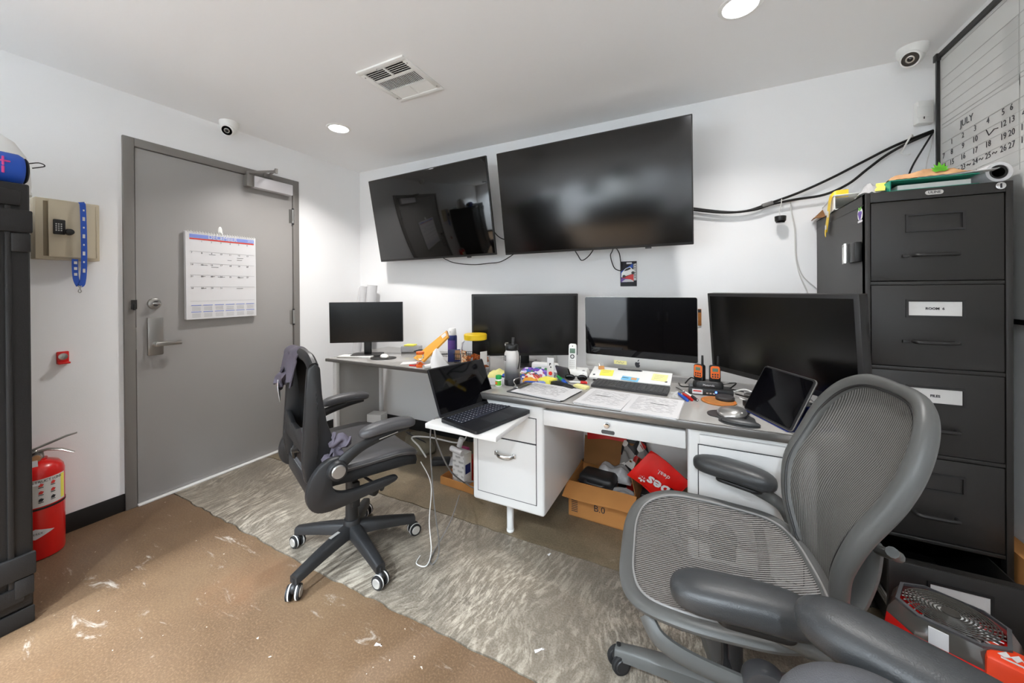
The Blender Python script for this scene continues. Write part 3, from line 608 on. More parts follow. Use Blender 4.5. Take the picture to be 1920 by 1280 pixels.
for zt in (2.262, 1.955): B().bb((xs - .0002, 2.038, zt - .24), (xs + .0006, 2.117, zt - .002)).out('weekend_column', 'weekend', t, M=Wk)
b = B()
def num(s_, y, z, size=.034): b.text(s_, size, TXT_R(xs - .001, y, z), .0003)
num('JULY', 2.328, 1.992, .042)
rows = [(1.938, ['1', '2', '3', '4', '5', '6']), (1.892, ['8', '9', '10', '', '12', '13']), (1.844, ['15', '16', '17', '18', '19', '20']), (1.798, ['22', '23', '24', '25', '26', '27']), (1.75, ['29', '30', '31', '', '', ''])]
for z, rr in rows:
    for y, n_ in zip([2.432, 2.352, 2.273, 2.195, 2.112, 2.070], rr):
        if n_: num(n_, y, z)
for z, n_ in ((1.892, '4'), (1.844, '11'), (1.798, '18')): num(n_, 2.012, z)
num('7', 2.495, 1.892); num('14', 2.495, 1.844); num('21', 2.495, 1.798)
b.tube([(xs - .001, 2.205, 1.905), (xs - .001, 2.19, 1.878), (xs - .001, 2.16, 1.892), (xs - .001, 2.14, 1.888)], .0016, 5)
for k in range(4): b.tube(catmull([(xs - .001, 2.405 - .078 * k, 1.796), (xs - .001, 2.397 - .078 * k, 1.802), (xs - .001, 2.388 - .078 * k, 1.794), (xs - .001, 2.38 - .078 * k, 1.80)], 3), .0013, 4)
b.out('handwriting', 'ink', t, M=Wk)['kind'] = 'stuff'

# ================================================================== filing cabinet
t = thing('filing_cabinet', 'tall charcoal five-drawer filing cabinet with its lowest drawer pulled open', 'cabinet', (.7935, 2.27, 0)); Wk = W(t)
x0, x1, yf, yb = .597, .990, 1.942, 2.604
b = B().bb((x0, yf + .002, 0), (x0 + .004, yb, 1.642)).bb((x1 - .004, yf + .002, 0), (x1, yb, 1.642)).bb((x0, yb - .004, 0), (x1, yb, 1.642)).bb((x0, yf + .002, 1.638), (x1, yb, 1.642)).bb((x0, yf + .002, .004), (x1, yb, .012))
b.bb((x0, yf, 0), (x0 + .016, yf + .03, 1.642), .002).bb((x1 - .018, yf, 0), (x1, yf + .03, 1.642), .002).bb((x0 + .016, yf, 1.604), (x1 - .018, yf + .03, 1.642), .002)
for z in (1.286, .958, .636, .312): b.bb((x0 + .016, yf + .003, z - .007), (x1 - .018, yf + .03, z + .007), .002)
b.out('body', 'cabinet', t, M=Wk)
B().bb((x0 - .0012, yf + .01, 1.598), (x0 - .0002, yb, 1.600)).out('side_seam', 'black', t, M=Wk)
def drawer(za, zb, card, dy=0, lbl=None):
    d = B().bb((x0 + .018, yf + .002 - dy, za), (x1 - .020, yf + .020 - dy, zb), .003).out('drawer', 'cabinet', t, M=Wk)
    zc = za + (zb - za) * .715
    f = B(); frame_bars(f, .158, .068, .007, .006, T(.793, yf - .004 - dy, zc)); f.out('label_holder', 'darkmetal', d, M=Wk)
    if card is not None:
        B().bb((.722, yf - .001 - dy, zc - .026), (.864, yf + .002 - dy, zc + .026)).out('label_card', 'paper2', d, M=Wk)
        if card: B().text(card, .0125, TXT_B(.793, yf - .0018 - dy, zc), .0003, 'CENTER', .0004).out('lettering', 'ink', d, M=Wk)
    zh = za + (zb - za) * .31
    B().tube(catmull([(.737, yf - dy + .002, zh), (.738, yf - .016 - dy, zh), (.748, yf - .026 - dy, zh), (.79, yf - .028 - dy, zh), (.838, yf - .026 - dy, zh), (.849, yf - .016 - dy, zh), (.850, yf + .002 - dy, zh)], 5), .0065, 10).out('handle', 'darkmetal', d, M=Wk)
    B().bb((.703, yf - .010 - dy, zh - .006), (.722, yf + .003 - dy, zh + .006), .002).out('thumb_latch', 'darkmetal', d, M=Wk)
    return d
drawer(1.295, 1.602, None); drawer(.967, 1.278, 'ROOM  6'); drawer(.645, .950, 'FILES'); drawer(.322, .627, None)
dy = .142
d5 = drawer(.018, .288, '', dy)
B().bb((x0 + .03, yf + .02 - dy, .03), (x0 + .034, yb - .15, .27)).bb((x1 - .036, yf + .02 - dy, .03), (x1 - .032, yb - .15, .27)).bb((x0 + .03, yf + .02 - dy, .026), (x1 - .032, yb - .15, .032)).bb((x0 + .03, yb - .154, .03), (x1 - .032, yb - .15, .27)).bb((x0 + .018, yf - dy + .004, .284), (x1 - .02, yf - dy + .034, .290)).out('drawer_tray', 'cabinet', d5, M=Wk)
for x in (x0 + .024, x1 - .026): B().bb((x - .004, yf + .03 - dy, .10), (x + .004, yf + .30, .135), .002).bb((x - .006, yf + .04 - dy, .108), (x + .006, yf + .2, .112)).bb((x - .006, yf + .04 - dy, .122), (x + .006, yf + .2, .126)).out('slide_rail', 'brushed', d5, M=Wk)
B().prism(rrect(.048, .016, .0075), 0, .003, XZ(T(.792, yf, 1.6235))).out('badge', 'alu', t, M=Wk); B().text('ULINE', .0125, TXT_B(.792, yf - .0035, 1.6235), .0003, 'CENTER', .0003).out('badge_lettering', 'keygrey', t, M=Wk)
B().cyl((.957, yf - .008, 1.625), (.957, yf + .002, 1.625), .0125, .014, 24, bev=.001).out('lock', 'chrome', t, M=Wk); B().bb((.955, yf - .0095, 1.617), (.959, yf - .007, 1.633)).out('keyhole', 'ink', t, M=Wk)

# things on and at the filing cabinet
zt = 1.642
t = thing('white_carton', 'flat white carton with an open brown end on the filing cabinet, back corner', 'box', (.68, 2.43, zt), -6)
B().box((0, 0, .003), (.15, .32, .004)).box((-.073, 0, .034), (.004, .32, .066)).box((.073, 0, .034), (.004, .32, .066)).box((0, .158, .034), (.15, .004, .066)).out('carton_walls', 'white', t)
B().box((0, .0, .069), (.156, .33, .004), .001, T(0, 0, 0, 0, 0, 0)).box((0, .1625, .04), (.152, .003, .06)).out('lid', 'white', t); B().cyl((-.0752, -.06, .04), (-.0765, -.06, .04), .010, n=16).out('sticker_dot', 'cardboard', t); B().grid(lambda u, v: (-.076 - .05 * v, .06 + .10 * u, .004 + .055 * u * (1 - v)), 4, 4, .003).out('open_end', 'cardboard_in', t)
t = thing('ring_binder', 'green ring binder lying open-edged at the front of the filing cabinet top', 'binder', (.795, 2.09, zt), 0)
B().box((0, .0, .0025), (.24, .27, .004), .001).box((-.119, 0, .021), (.004, .27, .040), .001).box((0, .0, .041), (.24, .27, .004), .001, T(0, 0, 0, 0, 0, 1.0)).out('cover', 'teal', t)
B().box((.01, .01, .018), (.20, .24, .018), .001).out('page_block', 'paper2', t); B().cyl((-.108, -.08, .006), (-.108, -.08, .034), .008).cyl((-.108, .08, .006), (-.108, .08, .034), .008).out('ring', 'steel', t)
t = thing('clear_bag', 'crumpled clear plastic bag with yellow-green print on the filing cabinet', 'bag', (.640, 2.06, zt))
rd = random.Random(5); B().grid(lambda u, v: (-.04 + .07 * u, -.09 + .10 * v, .004 + .045 * math.sin(math.pi * u) * math.sin(math.pi * v) + rd.uniform(0, .008)), 8, 8, .001).out('film', 'bubble', t); B().grid(lambda u, v: (-.005 + .03 * u + .02 * v, -.092 + .05 * v, .012 + .04 * v), 4, 4, .001).out('printed_strip', 'postit', t)
t = thing('papers', 'loose white papers on top of the green binder', 'paper', (.87, 2.11, zt + .046), -8)
for k in range(3): B().grid(lambda u, v: (-.10 + .21 * u, -.13 + .27 * v, .001 + .0018 * k + .004 * u * u + .002 * math.sin(3 * v + k)), 6, 6, .0006, T(0, 0, 0, 5 * k - 4)).out('sheet', 'paper', t)
t = thing('snack_bag', 'crumpled brown pouch with a green leaf emblem lying on the green binder', 'bag', (.83, 2.12, zt + .056), -6)
rd = random.Random(3)
B().grid(lambda u, v: (-.115 + .23 * u, -.08 + .16 * v, .008 + .036 * (math.sin(math.pi * u) ** .6) * (math.sin(math.pi * v) ** .6) + .007 * math.sin(17 * u + 5 * v) * math.sin(11 * v) + rd.uniform(0, .004)), 20, 14, .001).out('pouch', 'skinbrown', t)
b = B()
for k in range(7):
    a = R(-75 + 25 * k + 90); L = .042 - .006 * abs(k - 3); p = [(0, 0), (L * .5 * math.cos(a) - .006 * math.sin(a), L * .5 * math.sin(a) + .006 * math.cos(a)), (L * math.cos(a), L * math.sin(a)), (L * .5 * math.cos(a) + .006 * math.sin(a), L * .5 * math.sin(a) - .006 * math.cos(a))]
    b.prism(p, 0, .002, T(.03, -.070, .026, 0, 70))
b.out('leaf_emblem', 'leafgreen', t)
t = thing('paper_roll', 'large white paper roll lying beside the calendar board on the cabinet', 'roll', (.925, 2.30, zt + .0))
a, c = Vector((.02, .27, .038)), Vector((.065, -.29, .048)); d = (c - a).normalized(); q = d.to_track_quat('Z', 'Y').to_matrix().to_4x4(); L = (c - a).length
B().lathe([(.026, 0), (.036, 0), (.036, L), (.026, L), (.026, 0)], 28, Matrix.Translation(a) @ q, False).out('rolled_sheet', 'paper', t); B().lathe([(.0255, .02), (.0255, L - .004), (.018, L - .004), (.018, .02)], 24, Matrix.Translation(a) @ q, False).out('core', 'black', t)
B().grid(lambda u, v: (-.02 + .10 * u, -.30 + .12 * v, .003 + .008 * u), 4, 4, .0006).out('loose_flap', 'paper', t)
t = thing('magnet_clip', 'small grey framed magnet clip on the side of the filing cabinet', 'clip', (x0 - .001, 2.04, 1.415)); 
B().box((-.012, -.035, 0), (.024, .075, .082), .004).out('clip_body', 'black', t); f = B(); frame_bars(f, .095, .084, .007, .008, T(-.020, .045, 0, 78)); f.out('frame', 'alu', t); B().box((-.018, .045, 0), (.080, .003, .07), 0, T(-.018, .045, 0, 78) @ T(.018, -.045, 0)).out('insert', 'panelgrey', t)
t = thing('ribbon', 'yellow patterned ribbon hanging over the side of the filing cabinet', 'ribbon', (x0, 2.34, 1.55)); Wk = W(t)
ribbon([(x0 + .05, 2.30, 1.722), (x0 + .0, 2.315, 1.722), (x0 - .012, 2.325, 1.70), (x0 - .012, 2.36, 1.62), (x0 - .010, 2.40, 1.555), (x0 - .014, 2.385, 1.545)], (1, 0, .02), .018).out('strip', 'yellow', t, M=Wk); B().box((x0 - .0145, 2.35, 1.635), (.001, .02, .03), 0).box((x0 - .0145, 2.385, 1.575), (.001, .02, .02), 0).out('print', 'paper2', t, M=Wk)
t = thing('fruit_sticker', 'grape sticker with green leaves on the side of the filing cabinet', 'sticker', (x0 - .001, 1.985, 1.538)); 
B().prism(rrect(.05, .048, .02), 0, .0008, T(-.0006, 0, .030, -90) @ Matrix.Rotation(R(90), 4, 'X')).out('backing', 'paper', t)
for k, (yy, zz) in enumerate(((.012, .034), (0, .036), (-.012, .034), (.006, .024), (-.006, .024), (0, .014))): B().cyl((-.0008, yy, zz), (-.0024, yy, zz), .0075, n=14).out('grape', 'purple', t)
for s_ in (-1, 1): B().prism([(0, 0), (.012, .004), (.016, .016), (.004, .012)], 0, .001, T(-.0012, 0, .044, -90) @ Matrix.Rotation(R(90), 4, 'X') @ Matrix.Scale(s_, 4, (1, 0, 0))).out('leaf', 'leafgreen', t)
B().box((-.001, 0, .001), (.001, .046, .008), .0004).out('caption_strip', 'paper', t)
# small paper bag squeezed between cabinet and wall
t = thing('kraft_bag', 'brown paper bag squeezed between the filing cabinet and the right wall', 'bag', (1.028, 1.98, 0))
rd = random.Random(9)
def bagsec(z, s_): return [(sx * .031 * s_ + rd.uniform(-.002, .002), sy * .12 * s_ + rd.uniform(-.004, .004), z) for sx, sy in ((-1, -1), (0, -1.03), (1, -1), (1, 0), (1, 1), (0, 1.02), (-1, 1), (-1, 0))]
B().loft([bagsec(z, s_) for z, s_ in ((0, 1), (.1, 1), (.2, .98), (.27, .96), (.31, .93), (.335, 1))], None, True).out('bag_body', 'cardboard', t)
B().grid(lambda u, v: (-.025 + .03 * u, -.12 - .02 * v, .27 + .05 * u - .02 * v), 3, 3, .002).out('folded_flap', 'kraft', t)
# ================================================================== main desk (steel double-pedestal)
ZD = .755
t = thing('office_desk', 'white steel double-pedestal desk with a glossy grey top and a pulled-out shelf', 'desk', (-.30, 1.98, 0)); Wk = W(t)
dx0, dx1, dy0, dy1 = -1.072, .475, 1.595, 2.36
B().bb((dx0 + .012, dy0 + .012, .727), (dx1 - .012, dy1 - .004, ZD), .001).out('desktop', 'desktop', t, M=Wk)
B().bb((dx0, dy0, .722), (dx1, dy0 + .013, ZD - .0015), .004).bb((dx0, dy0 + .01, .722), (dx0 + .013, dy1, ZD - .0015), .004).bb((dx1 - .013, dy0 + .01, .722), (dx1, dy1, ZD - .0015), .004).out('edge_band', 'deskedge', t, M=Wk)
def pedestal(xa, xb):
    p = B().bb((xa, 1.62, .193), (xb, 2.33, .722), .014, None, 3).out('pedestal', 'deskwhite', t, M=Wk)
    for y in (1.736, 2.22):
        l = B().cyl(((xa + xb) / 2 - .04, y, .0), ((xa + xb) / 2 - .04, y, .2), .0185, n=24).out('leg', 'deskwhite', t, M=Wk)
        B().cyl(((xa + xb) / 2 - .04, y, .0), ((xa + xb) / 2 - .04, y, .014), .0205, .0205, 24, bev=.003).out('foot', 'white', l, M=Wk)
    return p
pL = pedestal(-1.045, -.648); pR = pedestal(-.038, .372)
def front(p, name, xa, xb, za, zb, handle=True, dy=0):
    d = B().bb((xa, 1.6165 - dy, za), (xb, 1.63, zb), .003).out(name, 'deskwhite', p, M=Wk)
    B().bb((xa - .003, 1.6192, za - .003), (xb + .003, 1.621, zb + .003)).out('reveal', 'ink', p, M=Wk)
    if handle:
        xc, zc = (xa + xb) / 2 + .0, za + (zb - za) * handle
        B().bb((xc - .058, 1.606 - dy, zc - .011), (xc - .040, 1.617, zc + .011), .003).bb((xc + .040, 1.606 - dy, zc - .011), (xc + .058, 1.617, zc + .011), .003).tube(catmull([(xc - .05, 1.608 - dy, zc), (xc - .03, 1.592 - dy, zc - .004), (xc, 1.588 - dy, zc - .006), (xc + .03, 1.592 - dy, zc - .004), (xc + .05, 1.608 - dy, zc)], 5), .010, 10, flat=(.45, 1)).out('handle', 'chrome', p, M=Wk)
    return d
front(pL, 'drawer_front', -1.011, -.688, .245, .530, .75); front(pL, 'drawer_front', -1.011, -.688, .536, .655, False)
front(pR, 'drawer_front', .002, .330, .405, .660, .72); front(pR, 'drawer_front', .002, .330, .222, .398, .6)
B().bb((.004, 1.606, .668), (.328, 1.63, .704), .004).out('pull_out_shelf', 'deskwhite', t, M=Wk)
# pulled-out shelf on the left pedestal
B().bb((-1.082, 1.292, .660), (-.722, 1.70, .682), .003).out('pull_out_shelf', 'deskwhite', t, M=Wk)
cdr = B().bb((-.645, 1.606, .638), (-.043, 1.64, .709), .005).out('centre_drawer', 'deskwhite', t, M=Wk)
B().bb((-.64, 1.63, .642), (-.048, 2.2, .70), .003).out('drawer_box', 'deskwhite', t, M=Wk)
B().cyl((-.350, 1.594, .686), (-.350, 1.607, .686), .0125, .0135, 24, bev=.002).out('lock', 'chrome', cdr, M=Wk)
B().prism(rrect(.056, .0155, .006), 0, .003, XZ(T(-.346, 1.606, .655))).out('maker_plate', 'keygrey', cdr, M=Wk)
B().bb((-.65, 2.30, .20), (-.036, 2.312, .722)).out('back_panel', 'deskwhite', t, M=Wk)

# ---- laptop on the pulled-out shelf
t = thing('laptop', 'open dark laptop standing on the pulled-out desk shelf', 'laptop', (-.983, 1.501, .682), 75.3)
b = B().prism(rrect(.352, .236, .012, 4, 0, -.118), .002, .016, None, 0).out('base', 'laptop', t)
for k in range(4): B().cyl(((-.15, .15)[k % 2], (-.03, -.21)[k // 2], 0), ((-.15, .15)[k % 2], (-.03, -.21)[k // 2], .003), .008, n=10).out('foot', 'rubber', b)
B().box((0, -.070, .0164), (.312, .108, .0012)).out('keyboard_well', 'black', t)
for r in range(6):
    n = 15; 
    for k in range(n):
        if r == 5 and 4 <= k <= 8:
            if k == 4: B().box((-.147 + .021 * 6, -.024 - .0182 * r, .0175), (.098, .0145, .0022), .0006).out('key', 'keynight', t)
            continue
        B().box((-.147 + .021 * k, -.024 - .0182 * r, .0175), (.0175, .0145, .0022)).out('key', 'keynight', t)
b = B()
for r in range(6):
    for k in range(15):
        if not (r == 5 and 4 <= k <= 8): b.box((-.149 + .021 * k, -.022 - .0182 * r, .0187), (.004, .004, .0002))
b.out('key_legends', 'paper', t)['kind'] = 'stuff'
B().box((0, -.181, .0162), (.13, .082, .0008)).out('trackpad', 'laptop2', t)
M = T(0, .002, .016, 0, -24.8)
sc = B().prism(rrect(.352, .226, .008, 4, 0, .113), -.003, .004, M @ XZ() ).out('lid', 'laptop', t)
B().box((0, -.0042, .117), (.338, .001, .206), 0, M).out('screen', 'glassblack', sc); B().cyl((-.15, .002, .014), (.15, .002, .014), .0065, n=12).out('hinge', 'black', t)
# ---- left desk
t = thing('side_desk', 'grey-topped steel side desk against the back wall below the left television', 'desk', (-1.85, 2.26, 0)); Wk = W(t); ZL = .745
B().bb((-2.598, 1.945, .724), (-1.086, 2.585, ZL), .001).out('desktop', 'desktop', t, M=Wk); B().bb((-2.606, 1.933, .720), (-1.08, 1.946, ZL - .001), .004).bb((-2.606, 1.94, .720), (-2.594, 2.585, ZL - .001), .004).out('edge_band', 'deskedge', t, M=Wk)
B().bb((-2.56, 1.97, .15), (-2.545, 2.43, .722), .003).out('end_panel', 'panelgrey', t, M=Wk)
for x in (-2.545, -1.14):
    for y in (1.985, 2.44): B().bb((x - .02, y - .02, 0), (x + .02, y + .02, .722), .012, None, 3).out('leg', 'deskwhite', t, M=Wk)
B().bb((-1.15, 1.99, .15), (-1.135, 2.44, .722), .003).out('end_panel', 'panelgrey', t, M=Wk)
B().bb((-2.55, 2.425, .60), (-1.13, 2.437, .722), .002).out('rear_rail', 'deskwhite', t, M=Wk)

# ================================================================== monitors
def monitor(name, label, x, y, z, rz, tilt, w_, h_, zb, thick, side, top, bot, scr, ypiv=.05, stand=True, frame='darkmetal'):
    t = thing(name, label, 'monitor', (x, y, zb), rz); M = T(0, 0, z - zb, 0, tilt)
    B().box((0, thick / 2, 0), (w_, thick, h_), .003, M).out('bezel', frame, t)
    B().box((0, -.0006, (bot - top) / 2), (w_ - 2 * side, .002, h_ - top - bot), 0, M).out('screen', scr, t)
    B().box((0, thick + .012, -.02), (w_ * .62, .03, h_ * .6), .012, M).out('rear_housing', 'black', t)
    if stand:
        B().bb((-.03, thick + .01, .008), (.03, thick + .03, z - zb), .006).out('neck', 'black', t)
        B().prism(rrect(.24, .17, .03, 5, 0, thick + .0), 0, .010).out('foot_plate', 'darkmetal', t)
    return t
monitor('monitor', 'small black monitor on the side desk near the room corner', -2.396, 2.152, 1.0148, 33.4, 2.1, .572, .327, ZL, .022, .004, .005, .012, 'screen_matte')
mb = monitor('monitor', 'wide black monitor behind the steel bottle', -1.045, 2.283, 1.031, 28, 3.8, .72, .421, ZD, .03, .012, .012, .018, 'screen_matte')
mc = monitor('monitor', 'deep black monitor angled in beside the filing cabinet', .296, 2.022, 1.038, -48.5, 4.4, .71, .415, ZD, .045, .018, .016, .026, 'screen_matte')
# all-in-one computer
t = thing('desktop_computer', 'silver all-in-one computer with a black screen between the two monitors', 'computer', (-.311, 2.24, ZD), -6.3); M = T(0, 0, 1.047 - ZD, 0, 1.8)
B().prism(rrect(.63, .43, .012, 4, 0, -.038), -.004, .004, M @ XZ()).out('enclosure', 'alu', t)
B().prism(rrect(.628, .352, .010, 4, 0, 0), .0042, .0062, M @ XZ()).out('screen', 'glassblack', t)
B().loft([[(sx * .30 * s_, d, sz * .17 * s_ - .02) for sx, sz in ((-1, -1), (1, -1), (1, 1), (-1, 1))] for d, s_ in ((.004, 1), (.02, .8), (.035, .3))], M).out('rear_shell', 'alu', t)
B().prism([(.02, .0), (-.12, 0), (-.13, .004), (.06, .004), (.10, .02), (.055, .20), (.045, .26), (.035, .26), (.045, .2), (.085, .03), (.06, .0)], -.095, .095, Matrix(((0, 0, 1, 0), (1, 0, 0, .0), (0, 1, 0, 0), (0, 0, 0, 1)))).out('stand', 'alu', t)
lg = [(0, -.5), (.16, -.55), (.34, -.42), (.46, -.12), (.36, .0), (.30, .16), (.36, .32), (.44, .38), (.3, .5), (.12, .47), (0, .42), (-.12, .47), (-.32, .5), (-.48, .32), (-.5, .05), (-.4, -.28), (-.24, -.5), (-.12, -.55)]
B().prism([(x * .030, z * .030 - .216) for x, z in lg], .0045, .0055, M @ XZ()).prism([(.0, -.199), (.008, -.192), (.0095, -.184), (.002, -.189)], .0045, .0055, M @ XZ()).out('logo', 'ink', t)
B().box((-.10, -.0055, -.212), (.075, .001, .022), 0, M).out('sticky_strip', 'postit2', t); B().tube(catmull([(-.125, -.0064, -.214), (-.115, -.0064, -.206), (-.108, -.0064, -.216), (-.098, -.0064, -.207), (-.09, -.0064, -.216), (-.078, -.0064, -.208)], 3), .0009, 4, M=M).out('scribble', 'greytext', t)

# ---- tablet
t = thing('tablet', 'tablet in a dark folding case propped up at the desk front', 'tablet', (.275, 1.749, ZD), -63); M = T(0, 0, .852 - ZD, 0, -27.6)
cs = B().prism(rrect(.262, .202, .012, 4), -.011, .0, M @ XZ()).out('case', 'plastic', t); B().prism(rrect(.250, .190, .008, 4), .0002, .0022, M @ XZ()).out('screen', 'glassblack', t)
B().prism(rrect(.266, .206, .014, 4), -.006, -.003, M @ XZ()).out('rim', 'steel', t)
B().grid(lambda u, v: (-.11 + .22 * u, .055 + .09 * v, .075 * (1 - v) + .004), 2, 4, .004).grid(lambda u, v: (-.12 + .24 * u, -.05 + .20 * v, .003), 2, 2, .004).out('folding_stand', 'navy', t)

# ================================================================== things on the side desk
t = thing('keyboard', 'flat white keyboard on the side desk under the small monitor', 'keyboard', (-2.43, 2.085, ZL), 21)
B().box((0, 0, .004), (.28, .105, .007), .002).out('body', 'alu', t)
for r in range(5):
    for k in range(13): B().box((-.126 + .021 * k, .038 - .019 * r, .0085), (.018, .016, .002)).out('key', 'white', t)
t = thing('mouse_pad', 'black oval mouse pad on the side desk', 'mouse pad', (-2.185, 2.125, ZL), 20)
B().lathe([(.098, 0), (.10, .0015), (.098, .003)], 36, Matrix.Diagonal((1, .85, 1, 1))).out('pad', 'black', t)
t = thing('computer_mouse', 'white computer mouse on the black oval mouse pad', 'mouse', (-2.19, 2.14, ZL + .003), 60)
B().sph((0, 0, .008), (.030, .055, .020), 24).out('shell', 'whitegloss', t); B().lathe([(.028, 0), (.03, .003), (.028, .006)], 24, Matrix.Diagonal((1, 1.8, 1, 1))).out('underside', 'alu', t)
t = thing('note_box', 'clear grey note holder with a yellow note pad on top, beside the small monitor', 'note holder', (-2.20, 2.46, ZL), 15)
B().box((0, 0, .025), (.16, .09, .05), .006).out('tray', 'bubble', t); B().box((-.01, 0, .056), (.085, .076, .010), .001).out('note_pad', 'postit', t)
cord('desk_cable', [(-2.06, 2.33, ZL + .03), (-2.04, 2.40, ZL + .035), (-2.0, 2.44, ZL + .01), (-1.9, 2.42, ZL + .006), (-1.82, 2.46, ZL + .006)], .005, 'black', 'short black cable beside the note holder on the side desk', 'cable')
# white rolls leaning in the corner
for k, (x, y, r, lab) in enumerate(((-2.86, 2.50, .03, 'leftmost white poster roll leaning in the corner behind the small monitor'), (-2.80, 2.47, .034, 'middle white poster roll leaning in the corner behind the small monitor'), (-2.715, 2.49, .045, 'thickest white poster roll leaning in the corner behind the small monitor'))):
    t = thing('poster_roll', lab, 'roll', (x - .14, y - .02, 0), 0, 'white poster rolls in the corner'); d = Vector((.13, .05, 1.31)).normalized(); q = d.to_track_quat('Z', 'Y').to_matrix().to_4x4()
    B().lathe([(r * .7, 0), (r, 0), (r, 1.31 + .01 * k), (r * .7, 1.31 + .01 * k), (r * .7, 0)], 24, q, False).out('rolled_sheet', 'paper', t); B().lathe([(r * .7, .0), (r * .69, 1.305), (.001, 1.302)], 16, q, False).out('rolled_core', 'paper2', t)
# envelope
t = thing('padded_envelope', 'tan padded envelope propped up on the side desk', 'envelope', (-1.83, 2.17, ZL)); Wk = W(t)
A_, B_, C_, D_ = Vector((-1.93, 2.19, .750)), Vector((-1.625, 2.20, .970)), Vector((-1.585, 2.19, .930)), Vector((-1.74, 2.08, .752))
D_ = Vector((-1.735, 2.06, .755)); C_ = Vector((-1.56, 2.13, .938))
def envp(u, v): p = (A_ * (1 - u) + B_ * u) * (1 - v) + (D_ * (1 - u) + C_ * u) * v; return p + Vector((-.3, -.4, .7)) * .010 * math.sin(math.pi * u) * math.sin(math.pi * v)
B().grid(envp, 10, 6, .012).out('envelope_body', 'manila', t, M=Wk)
B().grid(lambda u, v: envp(.82 + .13 * u, .25 + .5 * v) + Vector((-.004, -.008, .014)), 2, 2, .0006).out('stamp', 'paper2', t, M=Wk); B().grid(lambda u, v: envp(.985 + .015 * u, v) + Vector((0, 0, .001)), 2, 6, .013).out('end_seal', 'kraft', t, M=Wk)
t = thing('picture_book', 'small blue and pink booklet standing under the tan envelope', 'book', (-1.60, 2.24, ZL), 35)
B().box((0, 0, .045), (.09, .010, .09), .001).out('cover', 'navy', t); B().box((.025, -.006, .05), (.036, .002, .07)).out('cover_patch', 'skinbrown', t)
# orange hourglass
t = thing('sand_timer', 'small orange-capped sand timer on the side desk edge', 'timer', (-1.70, 1.985, ZL))
B().lathe([(.024, .006), (.024, .034), (.008, .045), (.008, .05), (.024, .062), (.024, .09)], 24).out('glass', 'clear', t)
for z in (0, .088): B().cyl((0, 0, z), (0, 0, z + .018), .027, n=28, bev=.002).out('end_cap', 'orange', t)
B().lathe([(.018, .008), (.019, .022), (.004, .034)], 20).out('sand', 'orange', t)
t = thing('red_tool', 'flat red and orange plastic tool under the sand timer', 'tool', (-1.73, 1.995, ZL), 10)
B().box((-.04, -.0, .005), (.05, .018, .009), .003).box((.062, .005, .005), (.05, .020, .009), .003).tube([(-.03, .028, .006), (.05, .03, .006)], .006, 8).out('handles', 'redmat', t)
t = thing('paper_slip', 'white paper slip on the side desk below the tan envelope', 'paper', (-1.86, 2.06, ZL), 30)
B().grid(lambda u, v: (-.06 + .12 * u, -.045 + .09 * v, .001 + .005 * u * u), 4, 3, .0006).out('sheet', 'paper', t)
# crumpled tissue
t = thing('paper_towel', 'crumpled white paper towel standing on the side desk beside the snack jar', 'towel', (-1.575, 2.02, ZL), 15)
rd = random.Random(12)
secs = []
for z, rx, ry in ((0, .070, .045), (.02, .066, .042), (.05, .050, .034), (.08, .036, .026), (.105, .024, .018), (.122, .012, .010), (.126, .004, .004)):
    secs.append([(math.cos(2 * math.pi * k / 22) * rx * (1 + .30 * math.sin(3 * 2 * math.pi * k / 22 + z * 30) * (1 - z / .13)) - .10 * z, math.sin(2 * math.pi * k / 22) * ry * (1 + .22 * math.cos(4 * 2 * math.pi * k / 22)), z + rd.uniform(-.006, .006) * (z > 0)) for k in range(22)])
B().loft(secs).out('crumple', 'tissue', t, ang=60); B().lathe([(.012, -.03), (.014, -.03), (.014, .03), (.012, .03)], 18, T(-.062, -.035, .015, 60, 0, 90), False).out('curled_corner', 'tissue', t)
# snack jar
t = thing('snack_jar', 'big clear plastic jar of pretzels with a yellow lid', 'jar', (-1.285, 2.035, ZL), 20)
B().lathe([(.080, 0), (.092, .006), (.094, .03), (.094, .15), (.088, .185), (.070, .205), (.068, .212), (.064, .212), (.066, .203), (.084, .183), (.090, .15), (.090, .03), (.084, .008), (.0, .006)], 40, None, False).out('jar_body', 'clear', t)
B().lathe([(.070, .205), (.073, .207), (.074, .238), (.070, .243), (.02, .244)], 36).out('lid', 'yellow', t)
rd = random.Random(4)
for k in range(60):
    a, rr, z = rd.uniform(0, 6.28), .074 * math.sqrt(rd.random()), .018 + .085 * rd.random()
    B().tube([(math.cos(q) * .014, math.sin(q * 2) * .007, .004 * math.sin(q)) for q in [2 * math.pi * i / 9 for i in range(9)]], .0042, 5, True, T(rr * math.cos(a), rr * math.sin(a), z, rd.uniform(0, 360), rd.uniform(0, 180))).out('pretzel', 'pretzel', t)
def jarlab(a0, a1, z0, z1, m): return B().grid(lambda u, v: (.0948 * math.sin(R(a0 + (a1 - a0) * u)), -.0948 * math.cos(R(a0 + (a1 - a0) * u)), z0 + (z1 - z0) * v), 10, 2).out('label', m, t)
jarlab(-62, -22, .02, .145, 'snack_label'); jarlab(30, 62, .055, .14, 'paper2')
